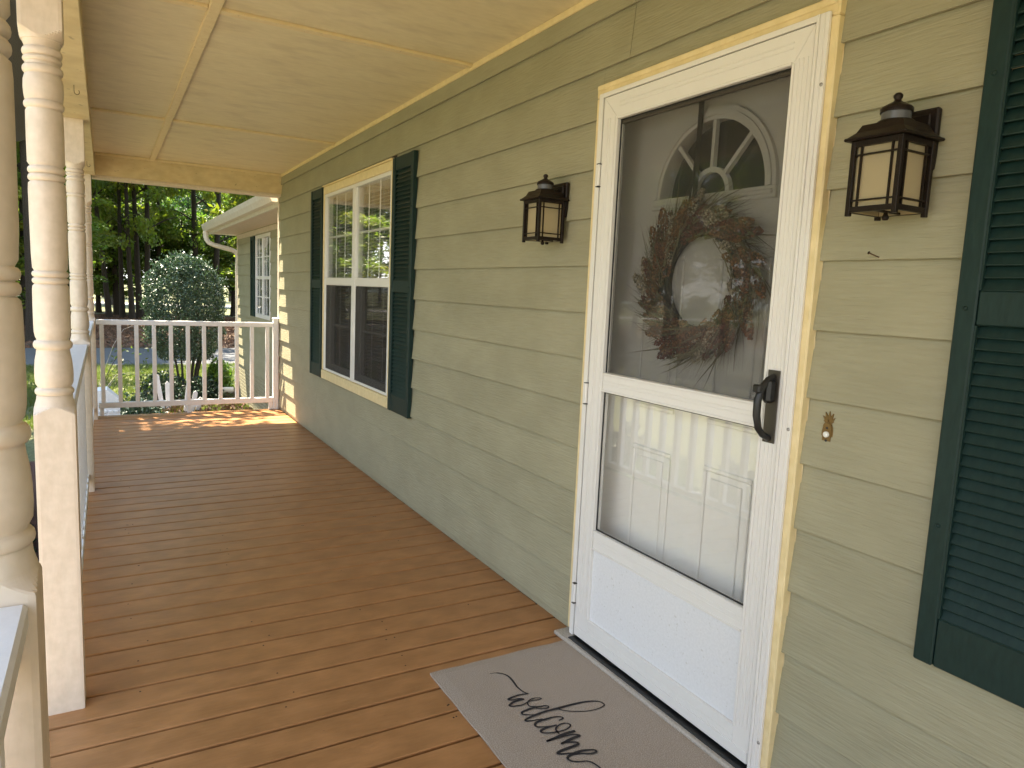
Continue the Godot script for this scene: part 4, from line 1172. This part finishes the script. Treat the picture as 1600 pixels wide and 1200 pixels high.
# ---------------------------------------------------------------- wreath
func build_wreath():
	var C := Vector3(0.028, 1.411, -1.690)
	var w := thing("wreath", "autumn wreath of dried grass and seed heads behind the screen", "wreath", C)
	var ring := Shape.new()
	var path := []; var rad := []
	for k in 41:
		var a := TAU * k / 40.0
		path.append(Vector3(0.010, sin(a) * 0.165, cos(a) * 0.165)); rad.append(0.022)
	ring.tube(path, rad, 8, false)
	put("twig_ring", ring.mesh(), M.bark, w)
	# seed heads: a spindle of small grains
	var heads := []
	for tone in [[0.31, 0.125, 0.055], [0.22, 0.072, 0.05], [0.60, 0.51, 0.37], [0.36, 0.185, 0.08]]:
		var s := Shape.new()
		for k in 125:
			var t := rng.randf()
			var r := 0.0165 * sqrt(maxf(sin(PI * clampf(t * 0.94 + 0.04, 0, 1)), 0.0)) * (1.0 - 0.25 * t)
			var a := rng.randf() * TAU
			var p := Vector3(cos(a) * r, t * 0.098, sin(a) * r)
			var q := 0.0036 + rng.randf() * 0.0016
			var v := 0.35 + rng.randf() * 1.1
			var col := Color(tone[0] * v, tone[1] * v, tone[2] * v)
			var ax := [Vector3(q, 0, 0), Vector3(0, q, 0), Vector3(0, 0, q)]
			for sx in [-1, 1]:
				for sy in [-1, 1]:
					for sz in [-1, 1]:
						var tri := [p + ax[0] * sx, p + ax[1] * sy, p + ax[2] * sz]
						if sx * sy * sz > 0: tri = [tri[0], tri[2], tri[1]]
						for e in tri:
							s.v.append(e); s.c.append(col)
		heads.append(s.mesh())
	for k in 92:
		var a := TAU * k / 92.0 + (rng.randf() - 0.5) * 0.16
		var r := [0.150, 0.190, 0.165, 0.205][k % 4] + (rng.randf() - 0.5) * 0.03 as float
		var radial := Vector3(0, sin(a), cos(a))
		var tang := Vector3(0, -cos(a), sin(a)) * -1.0   # swirl: left side up, top to the right, right side down
		tang = Vector3(0, cos(a) * -1.0, sin(a))
		var dir := (tang * 1.0 + radial * (0.12 + rng.randf() * 0.9) + Vector3(-0.05 - rng.randf() * 0.12, 0, 0)).normalized()
		var o := put("seed_head", heads[[0, 1, 3, 0, 2, 1, 3][rng.randi() % 7]], M.dry, w, radial * r + Vector3(-0.004 - rng.randf() * 0.018, 0, 0))
		var side := dir.cross(Vector3.RIGHT).normalized()
		o.basis = Basis(side, dir, side.cross(dir)) * (0.80 + rng.randf() * 0.4)
	# loose blades and bristles
	var g := Shape.new()
	for k in 1000:
		var a := rng.randf() * TAU
		var r := 0.135 + rng.randf() * 0.10
		var radial := Vector3(0, sin(a), cos(a))
		var tang := Vector3(0, -cos(a), sin(a))
		var fine := k > 300
		var dir := (tang + radial * ((0.3 + rng.randf() * 1.0) if fine else (rng.randf() * 0.7 - 0.15)) + Vector3(rng.randf() * 0.5 - 0.35, 0, 0)).normalized()
		var p := radial * r + Vector3(0.02 - rng.randf() * 0.05, 0, 0)
		var length := (0.07 + rng.randf() * 0.09) if fine else (0.10 + rng.randf() * 0.13)
		var wd := 0.0009 if fine else 0.003 + rng.randf() * 0.002
		var bend := Vector3(rng.randf() - 0.6, rng.randf() - 0.6, rng.randf() - 0.5) * 0.5
		var v := 0.6 + rng.randf() * 0.8
		var col := Color(0.14 * v, 0.085 * v, 0.045 * v) if fine else Color(0.21 * v, 0.185 * v, 0.10 * v)
		var side := dir.cross(Vector3.RIGHT + Vector3(0, rng.randf(), rng.randf()) * 0.5).normalized()
		var prev := p
		for q in 4:
			var nx := prev + (dir + bend * q / 3.0).normalized() * length / 4.0
			nx.x = maxf(nx.x, -0.045); nx.x = minf(nx.x, 0.030)
			var w0 := wd * (1.0 - q / 4.0); var w1 := wd * (1.0 - (q + 1) / 4.0)
			for e in [prev - side * w0, nx + side * w1, prev + side * w0, prev - side * w0, nx - side * w1, nx + side * w1]:
				g.v.append(e); g.c.append(col)
			prev = nx
	var gr := put("dry_grass", g.mesh(), M.dry, w)
	gr.set_meta("kind", "stuff")
	var st := Shape.new()
	st.prism([Vector2(-0.011, 0), Vector2(0.011, 0), Vector2(0.011, 0.0015), Vector2(-0.011, 0.0015)], Vector3(0.009, 0.62, -0.055), Vector3(0.008, 0.14, -0.055), Vector3.BACK, Vector3.RIGHT)
	st.prism([Vector2(-0.004, 0), Vector2(0.004, 0), Vector2(0.004, 0.0015), Vector2(-0.004, 0.0015)], Vector3(0.006, 0.54, -0.045), Vector3(0.004, 0.15, -0.085), Vector3.BACK, Vector3.RIGHT)
	put("hanger_strap", st.mesh(), M.dark, w)


# ---------------------------------------------------------------- garden beyond the end railing
func rnd_dir() -> Vector3:
	var z := rng.randf() * 2 - 1
	var a := rng.randf() * TAU
	var r := sqrt(1 - z * z)
	return Vector3(cos(a) * r, z, sin(a) * r)


func scatter_leaf(s: Shape, p: Vector3, size: float, col: Color, slim := 0.45):
	var d := rnd_dir()
	var e := d.cross(rnd_dir()).normalized()
	s.leaf(p, d * size, e * size * slim, col)


func tint(base: Color, spread: float) -> Color:
	var v := 1.0 - spread + rng.randf() * spread * 2.0
	var h := (rng.randf() - 0.5) * 0.3
	return Color(base.r * v * (1.0 + h), base.g * v, base.b * v * (1.0 - h * 0.5))


func shrub(label: String, at: Vector3, r: Vector3, count: int, size: float, base: Color, mat: Material, group := "", called := "shrub"):
	var t := thing(called, label, "shrub", at, group)
	var s := Shape.new()
	for k in count:
		var d := rnd_dir()
		d.y = absf(d.y) * 1.1 - 0.1
		var rr := pow(rng.randf(), 0.4) * (1.0 + 0.16 * sin(d.x * 7 + at.z) * cos(d.z * 6 + at.x))
		scatter_leaf(s, Vector3(d.x * r.x, maxf(0.03, d.y * r.y), d.z * r.z) * rr, size * (0.7 + rng.randf() * 0.6), tint(base, 0.35))
	put("foliage", s.mesh(), mat, t)
	var st := Shape.new()
	for k in 5:
		var d := rnd_dir(); d.y = absf(d.y) + 0.5
		st.tube([Vector3(0, -0.02, 0), d.normalized() * r.y * 0.5], [0.012, 0.006], 5)
	put("stem", st.mesh(), M.bark, t)


func build_garden():
	# clipped round-topped bush on several stems
	var b := thing("clipped_bush", "tall round-topped clipped evergreen bush on dark stems", "bush", Vector3(-0.30, GROUND, -14.9))
	var s := Shape.new()
	var fn := noise(91, 1.0, 3)
	for k in 26000:
		var h := rng.randf()
		var y := 0.62 + h * 1.98
		var rmax := 0.70
		if y > 1.85: rmax = 0.70 * sqrt(maxf(0.0, 1.0 - pow((y - 1.85) / 0.75, 2.0)))
		if y < 1.15: rmax = 0.70 * (0.62 + 0.38 * (y - 0.62) / 0.53)
		var a := rng.randf() * TAU
		var lump := fn.get_noise_3d(cos(a) * 2.2, y * 2.6, sin(a) * 2.2)
		rmax *= 1.0 + 0.17 * lump
		if lump < -0.22 and k % 3: continue
		var r := rmax * (1.0 - 0.30 * pow(rng.randf(), 1.6)) if k % 5 else rmax * rng.randf()
		if y < 1.0 and rng.randf() < 0.45 - (y - 0.62): continue
		scatter_leaf(s, Vector3(cos(a) * r, y, sin(a) * r), 0.020 + rng.randf() * 0.012, tint(Color(0.058, 0.095, 0.056), 0.5), 0.5)
	for k in 3000:   # top cap
		var a := rng.randf() * TAU; var r := 0.55 * sqrt(rng.randf())
		scatter_leaf(s, Vector3(cos(a) * r, 1.85 + 0.75 * sqrt(1.0 - pow(r / 0.70, 2.0)) - rng.randf() * 0.08, sin(a) * r), 0.020 + rng.randf() * 0.012, tint(Color(0.058, 0.095, 0.056), 0.5), 0.5)
	for k in 90:
		var a := rng.randf() * TAU; var q := rng.randf()
		var base := Vector3(cos(a) * 0.68, 0.9 + q * 0.9, sin(a) * 0.68) if k % 2 else Vector3(cos(a) * 0.62 * q, 1.85 + 0.75 * sqrt(1.0 - pow(0.886 * q, 2.0)), sin(a) * 0.62 * q)
		var dir := (Vector3(cos(a), 0.5 + rng.randf(), sin(a)) + rnd_dir() * 0.4).normalized()
		for i in 7:
			scatter_leaf(s, base + dir * (0.02 * i) + rnd_dir() * 0.012, 0.020 + rng.randf() * 0.010, tint(Color(0.07, 0.115, 0.06), 0.4), 0.5)
	put("foliage", s.mesh(), M.holly, b)
	for k in 9:
		var st := Shape.new()
		var a := rng.randf() * TAU
		var o := Vector3(cos(a), 0, sin(a)) * (0.10 + rng.randf() * 0.12)
		st.tube([o * 0.8 + Vector3(0, -0.05, 0), o * 1.2 + Vector3(0, 0.4, 0), o * 2.0 + Vector3(0, 1.0, 0), o * 2.4 + Vector3(0, 1.7, 0)], [0.028, 0.022, 0.018, 0.008], 6)
		put("stem", st.mesh(), M.bark, b)

	# shrubs in the bed and along the porch
	for d in [["dark glossy low shrub in the bed beside the white fence pickets", Vector3(-0.85, GROUND, -13.2), Vector3(0.42, 0.60, 0.4), 2600, 0.035, Color(0.02, 0.042, 0.02)],
			["dark low shrub under the clipped bush", Vector3(-0.15, GROUND, -13.6), Vector3(0.40, 0.45, 0.4), 2200, 0.035, Color(0.02, 0.04, 0.022)],
			["spreading blue-green ground shrub beside the gabled white box", Vector3(-1.25, GROUND, -11.7), Vector3(0.40, 0.42, 0.5), 2600, 0.03, Color(0.035, 0.06, 0.045)],
			["dark shrub at the foot of the clipped bush stems", Vector3(-0.55, GROUND, -14.2), Vector3(0.3, 0.42, 0.3), 1500, 0.03, Color(0.02, 0.045, 0.02)]]:
		shrub(d[0], d[1], d[2], d[3], d[4], d[5], M.holly, "low shrubs in the mulch bed")
	shrub("bright yellow-green leafy plant beside the wing's corner", Vector3(0.30, GROUND, -15.0), Vector3(0.30, 0.62, 0.3), 1300, 0.05, Color(0.12, 0.20, 0.04), M.leaf)
	for k in 6:  # mostly out of view, darkening what the storm door mirrors
		var dark := k != 2
		shrub("dark green shrub mostly out of view outside the porch rail" if dark else "bright leafy shrub between the dark shrubs outside the rail", Vector3(-2.75 - 0.15 * (k % 2), GROUND, -2.95 - k * 0.88), Vector3(0.62, 0.86 if dark else 0.7, 0.58), 3200, 0.05, Color(0.026, 0.048, 0.02) if dark else Color(0.10, 0.16, 0.035), M.holly if dark else M.leaf, "shrubs outside the porch rail")
	# thin arching twigs
	var tw := thing("bare_twigs", "thin pale arching twigs with few leaves by the porch end", "branch", Vector3(-1.9, GROUND, -11.0))
	for k in 9:
		var q := Shape.new()
		var path := []; var rad := []
		var dir := Vector3(0.35 + rng.randf() * 0.5, 0, rng.randf() * 0.8 - 0.5)
		var hh := 0.5 + rng.randf() * 1.0
		for i in 7:
			var t := i / 6.0
			path.append(Vector3(0, -0.02, 0) + dir * t * 1.1 + Vector3(0, hh * sin(t * PI * 0.62), 0) + rnd_dir() * 0.025 * t)
			rad.append(0.004 * (1 - t) + 0.0015)
		q.tube(path, rad, 5)
		put("twig", q.mesh(), M.sill if k % 3 == 0 else M.bark, tw)
	var tl := Shape.new()
	for k in 120:
		var p := Vector3(0.3 + rng.randf() * 0.5, 0.5 + rng.randf() * 0.7, rng.randf() * 0.8 - 0.4)
		scatter_leaf(tl, p, 0.03, tint(Color(0.10, 0.15, 0.05), 0.3))
	put("leaves", tl.mesh(), M.leaf, tw)

	# white pickets and the gabled box
	for f in [[Vector3(-0.80, GROUND, -12.75), 0.06, 0.62, 2, "weathered white fence pickets standing in the dark shrub"], [Vector3(-0.50, GROUND, -12.3), -0.16, 0.50, 3, "leaning white fence pickets before the clipped bush"]]:
		var t := thing("fence_piece", f[4], "fence", f[0], "garden fence pieces")
		for k in int(f[3]):
			var p := Shape.new()
			var h: float = f[2] * (1.0 - 0.22 * k)
			p.prism([Vector2(-0.034, -0.05), Vector2(0.034, -0.05), Vector2(0.034, h - 0.04), Vector2(0, h), Vector2(-0.034, h - 0.04)], Vector3(0, 0, -0.009), Vector3(0, 0, 0.009), Vector3.RIGHT, Vector3.UP)
			var o := put("picket", p.mesh(), M.rail, t, Vector3((k - 0.5) * 0.085, 0, rng.randf() * 0.03))
			o.rotation.z = f[1] + (rng.randf() - 0.5) * 0.2
		block("cross_rail", Vector3(-0.06, 0.12, 0.04), Vector3(0.16, 0.16, 0.055), M.rail, t)
	var g := thing("garden_box", "white gable-topped wooden garden box beyond the end railing", "garden box", Vector3(-1.70, GROUND, -9.3))
	var gb := Shape.new()
	gb.prism([Vector2(-0.20, 0), Vector2(0.20, 0), Vector2(0.20, 0.74), Vector2(0.075, 0.865), Vector2(-0.20, 0.83)], Vector3(0, 0, -0.16), Vector3(0, 0, 0.16), Vector3.RIGHT, Vector3.UP)
	put("body", gb.mesh(), M.rail, g)
	for k in 7:
		block("scallop", Vector3(-0.19 + k * 0.055, 0.60, 0.161), Vector3(-0.19 + k * 0.055 + 0.04, 0.63, 0.17), M.rail, g, 0.006)
	var dp := Shape.new()
	dp.tube([Vector3(-0.45, 0, 0), Vector3(0.38, 0, 0.0)], [0.075, 0.075], 14)
	tag(put("drain_pipe", dp.mesh(), M.gutter, self, Vector3(0.08, GROUND + 0.08, -14.2)), "pale drain pipe lying on the mulch by the wing", "pipe")

	# grass, leaf litter, wood chips
	var tuft := Shape.new()
	for k in 7:
		var a := rng.randf() * TAU
		var o := Vector3(cos(a), 0, sin(a)) * rng.randf() * 0.04
		var tip := o + Vector3(cos(a) * 0.02, 0.05 + rng.randf() * 0.03, sin(a) * 0.02)
		var sd := Vector3(-sin(a), 0, cos(a)) * 0.004
		var col := tint(Color(0.14, 0.175, 0.06), 0.3)
		for e in [o - sd, tip, o + sd]:
			tuft.v.append(e); tuft.c.append(col)
	stuff("grass", tuft.mesh(), M.leaf, 16000, Rect2(-6, -19.5, 8.5, 8.0), GROUND, "short green lawn grass this side of the driveway", "grass")
	var fl := Shape.new()
	for k in 5:
		var p := Vector3(rng.randf() - 0.5, 0.02 + rng.randf() * 0.02, rng.randf() - 0.5) * Vector3(0.5, 1, 0.5)
		scatter_leaf(fl, p, 0.04 + rng.randf() * 0.03, tint(Color(0.14, 0.085, 0.055), 0.4), 0.6)
	stuff("fallen_leaves", fl.mesh(), M.dry, 9000, Rect2(-14, -45, 26, 20.5), GROUND, "brown fallen leaves under the trees beyond the driveway", "leaves")
	stuff("wood_chips", fl.mesh(), M.dry, 500, Rect2(-1.0, -15.0, 1.4, 6.0), GROUND, "reddish wood chips in the bed below the porch", "mulch")


func stuff(called: String, mesh: Mesh, mat: Material, count: int, area: Rect2, y: float, label: String, category: String):
	var mm := MultiMesh.new()
	mm.transform_format = MultiMesh.TRANSFORM_3D
	mm.mesh = mesh
	mm.instance_count = count
	for k in count:
		var s := 0.7 + rng.randf() * 0.6
		var b := Basis(Vector3.UP, rng.randf() * TAU).scaled(Vector3(s, s, s))
		mm.set_instance_transform(k, Transform3D(b, Vector3(area.position.x + rng.randf() * area.size.x, y, area.position.y + rng.randf() * area.size.y)))
	var o := MultiMeshInstance3D.new()
	o.name = called
	o.multimesh = mm
	o.material_override = mat
	add_child(o, true)
	tag(o, label, category, "", "stuff")


# ---------------------------------------------------------------- trees
var crowns := []


func make_crown(base: Color, clumps: int, leaves: int, r: Vector3, size: float) -> Mesh:
	var s := Shape.new()
	for k in clumps:
		var d := rnd_dir() * pow(rng.randf(), 0.42)
		var at := Vector3(d.x * r.x, d.y * r.y, d.z * r.z)
		var cr := 0.35 + rng.randf() * 0.45
		var tone := tint(base, 0.22)
		for q in leaves:
			var o := rnd_dir() * cr * pow(rng.randf(), 0.5)
			o.y *= 0.55
			scatter_leaf(s, at + o, size * (0.6 + rng.randf() * 0.7), tint(tone, 0.25), 0.5)
	return s.mesh()


func tree(label: String, at: Vector2, h: float, radius: float, kind: int, lean := Vector2.ZERO, low := 0.22, wide := 1.0, group := "trees beyond the driveway"):
	var t := thing("tree", label, "tree", Vector3(at.x, GROUND, at.y), group)
	var s := Shape.new()
	var path := []; var rad := []
	for k in 9:
		var u := k / 8.0
		path.append(Vector3(lean.x * u * h + 0.10 * sin(u * 5 + at.x * 3) * u, -0.1 + h * u, lean.y * u * h + 0.08 * cos(u * 4 + at.y) * u))
		rad.append(radius * (1.25 if k == 0 else 1.0 - 0.8 * u))
	s.tube(path, rad, 10)
	for k in 9:
		var u := low + 0.04 + 0.06 * k
		var p := Vector3(lean.x * u * h, h * u, lean.y * u * h)
		var a := rng.randf() * TAU
		var d := Vector3(cos(a), 0.25 + rng.randf() * 0.5, sin(a)) * (1.2 + rng.randf() * 1.4)
		s.tube([p, p + d * 0.5 + Vector3(0, 0.1, 0), p + d], [radius * 0.3, radius * 0.2, radius * 0.06], 5)
	put("trunk", s.mesh(), M.bark, t)
	var c := put("crown", crowns[kind], M.leaf, t)
	var hh := h * (1.0 - low) / 2.0
	c.position = Vector3(lean.x * h * 0.6, h * low + hh, lean.y * h * 0.6)
	c.basis = Basis(Vector3.UP, rng.randf() * TAU).scaled(Vector3(wide, hh / 4.0, wide))


func build_trees():
	crowns = [make_crown(Color(0.18, 0.235, 0.042), 90, 110, Vector3(2.9, 4.0, 2.9), 0.115), make_crown(Color(0.14, 0.20, 0.040), 90, 110, Vector3(2.7, 4.0, 2.7), 0.105),
		make_crown(Color(0.23, 0.275, 0.045), 80, 110, Vector3(3.0, 4.0, 3.0), 0.12), make_crown(Color(0.065, 0.115, 0.040), 100, 110, Vector3(2.6, 4.0, 2.6), 0.095), make_crown(Color(0.21, 0.265, 0.045), 42, 85, Vector3(2.9, 4.0, 2.9), 0.11)]
	# the trunks seen over the end railing
	for d in [[-1.45, -42.0, 0.14, -0.075, "leaning dark tree trunk by the corner post"], [-0.85, -42.3, 0.13, -0.002, "slim tree trunk second from the corner post"], [-0.42, -41.5, 0.14, -0.03, "grey tree trunk in the middle of the trunk group"],
			[-0.05, -42.2, 0.17, -0.03, "thick tree trunk beside the clipped bush"], [0.28, -41.8, 0.165, 0.012, "straight dark tree trunk behind the clipped bush edge"], [1.15, -46.0, 0.14, 0.0, "thin tree trunk above the clipped bush"],
			[3.0, -45.0, 0.2, -0.01, "dark tree trunk showing above the bush top"], [3.9, -44.5, 0.2, 0.03, "tree trunk beside the wing's gutter"]]:
		tree(d[4], Vector2(d[0], d[1]), 13.0 + rng.randf() * 3.0, d[2], 4, Vector2(d[3], 0), 0.26, 0.9 + rng.randf() * 0.2)
	# woods behind them and round the yard
	var rest := []
	for k in 12: rest.append([Vector2(-15.0 + k * 2.6 + rng.randf() * 1.2, -60.0 - rng.randf() * 6.0), 11.0 + rng.randf() * 4.0])
	for k in 9: rest.append([Vector2(-24.0 + k * 2.7 + rng.randf() * 1.4, -36.0 - rng.randf() * 8.0 - (4.0 if k > 6 else 0.0)), 11.0 + rng.randf() * 4.0])
	for k in 7: rest.append([Vector2(4.6 + k * 2.4 + rng.randf(), -30.0 - rng.randf() * 12.0), 10.0 + rng.randf() * 4.0])
	for k in 5: rest.append([Vector2(-34.0 + k * 6.0 + rng.randf() * 2.0, -78.0 - rng.randf() * 8.0), 14.0 + rng.randf() * 4.0])
	for k in 4: rest.append([Vector2(-2.0 + k * 6.0 + rng.randf() * 2.0, -80.0 - rng.randf() * 8.0), 14.0 + rng.randf() * 4.0])
	for k in 26: rest.append([Vector2(-16.0 - rng.randf() * 3.0 - (4.5 if k % 2 else 0.0), -6.0 - k * 1.5 + rng.randf()), 9.0 + rng.randf() * 3.0])  # side yard row out of view, darkens the sky mirrored in the door
	for k in 13: rest.append([Vector2(-9.0 + k * 1.35 + rng.randf(), -33.0 - rng.randf() * 3.0 - (14.0 if k > 3 and k < 11 else 0.0)), 5.0 + rng.randf() * 2.5])
	for r in rest:
		var side: bool = r[0].x < -12.0 and r[0].y > -48.0
		tree("leafy tree out of view along the side yard, mirrored in glass" if side else "leafy woodland tree standing among the trees behind the driveway", r[0], r[1], 0.14 + rng.randf() * 0.08, [0, 1, 2, 4, 2, 3][rng.randi() % 6], Vector2(rng.randf() - 0.5, 0) * 0.06, 0.12, 1.0 + rng.randf() * 0.35, "trees along the side yard" if side else "trees beyond the driveway")
	# yard trees out of view, placed to shade lawn, driveway and deck end
	for r in [[Vector2(-5.2, -25.5), 13.0, 1.5], [Vector2(-6.4, -19.0), 11.0, 1.35], [Vector2(4.6, -26.0), 13.0, 1.6], [Vector2(-4.4, -11.6), 10.5, 0.85], [Vector2(-3.9, -10.4), 10.0, 0.75], [Vector2(-4.1, -13.2), 11.0, 0.6], [Vector2(-9.0, -21.0), 12.0, 1.2], [Vector2(3.4, -22.5), 12.0, 1.1], [Vector2(-4.6, -29.5), 13.0, 1.7], [Vector2(5.6, -30.5), 13.0, 1.7], [Vector2(-4.4, -34.5), 13.0, 1.6], [Vector2(6.2, -36.0), 13.0, 1.7], [Vector2(-3.6, -26.5), 13.5, 1.4]]:
		tree("yard tree out of view, placed for its shade on the yard", r[0], r[1], 0.17, 0, Vector2.ZERO, 0.44, r[2], "unseen yard trees placed for shade")
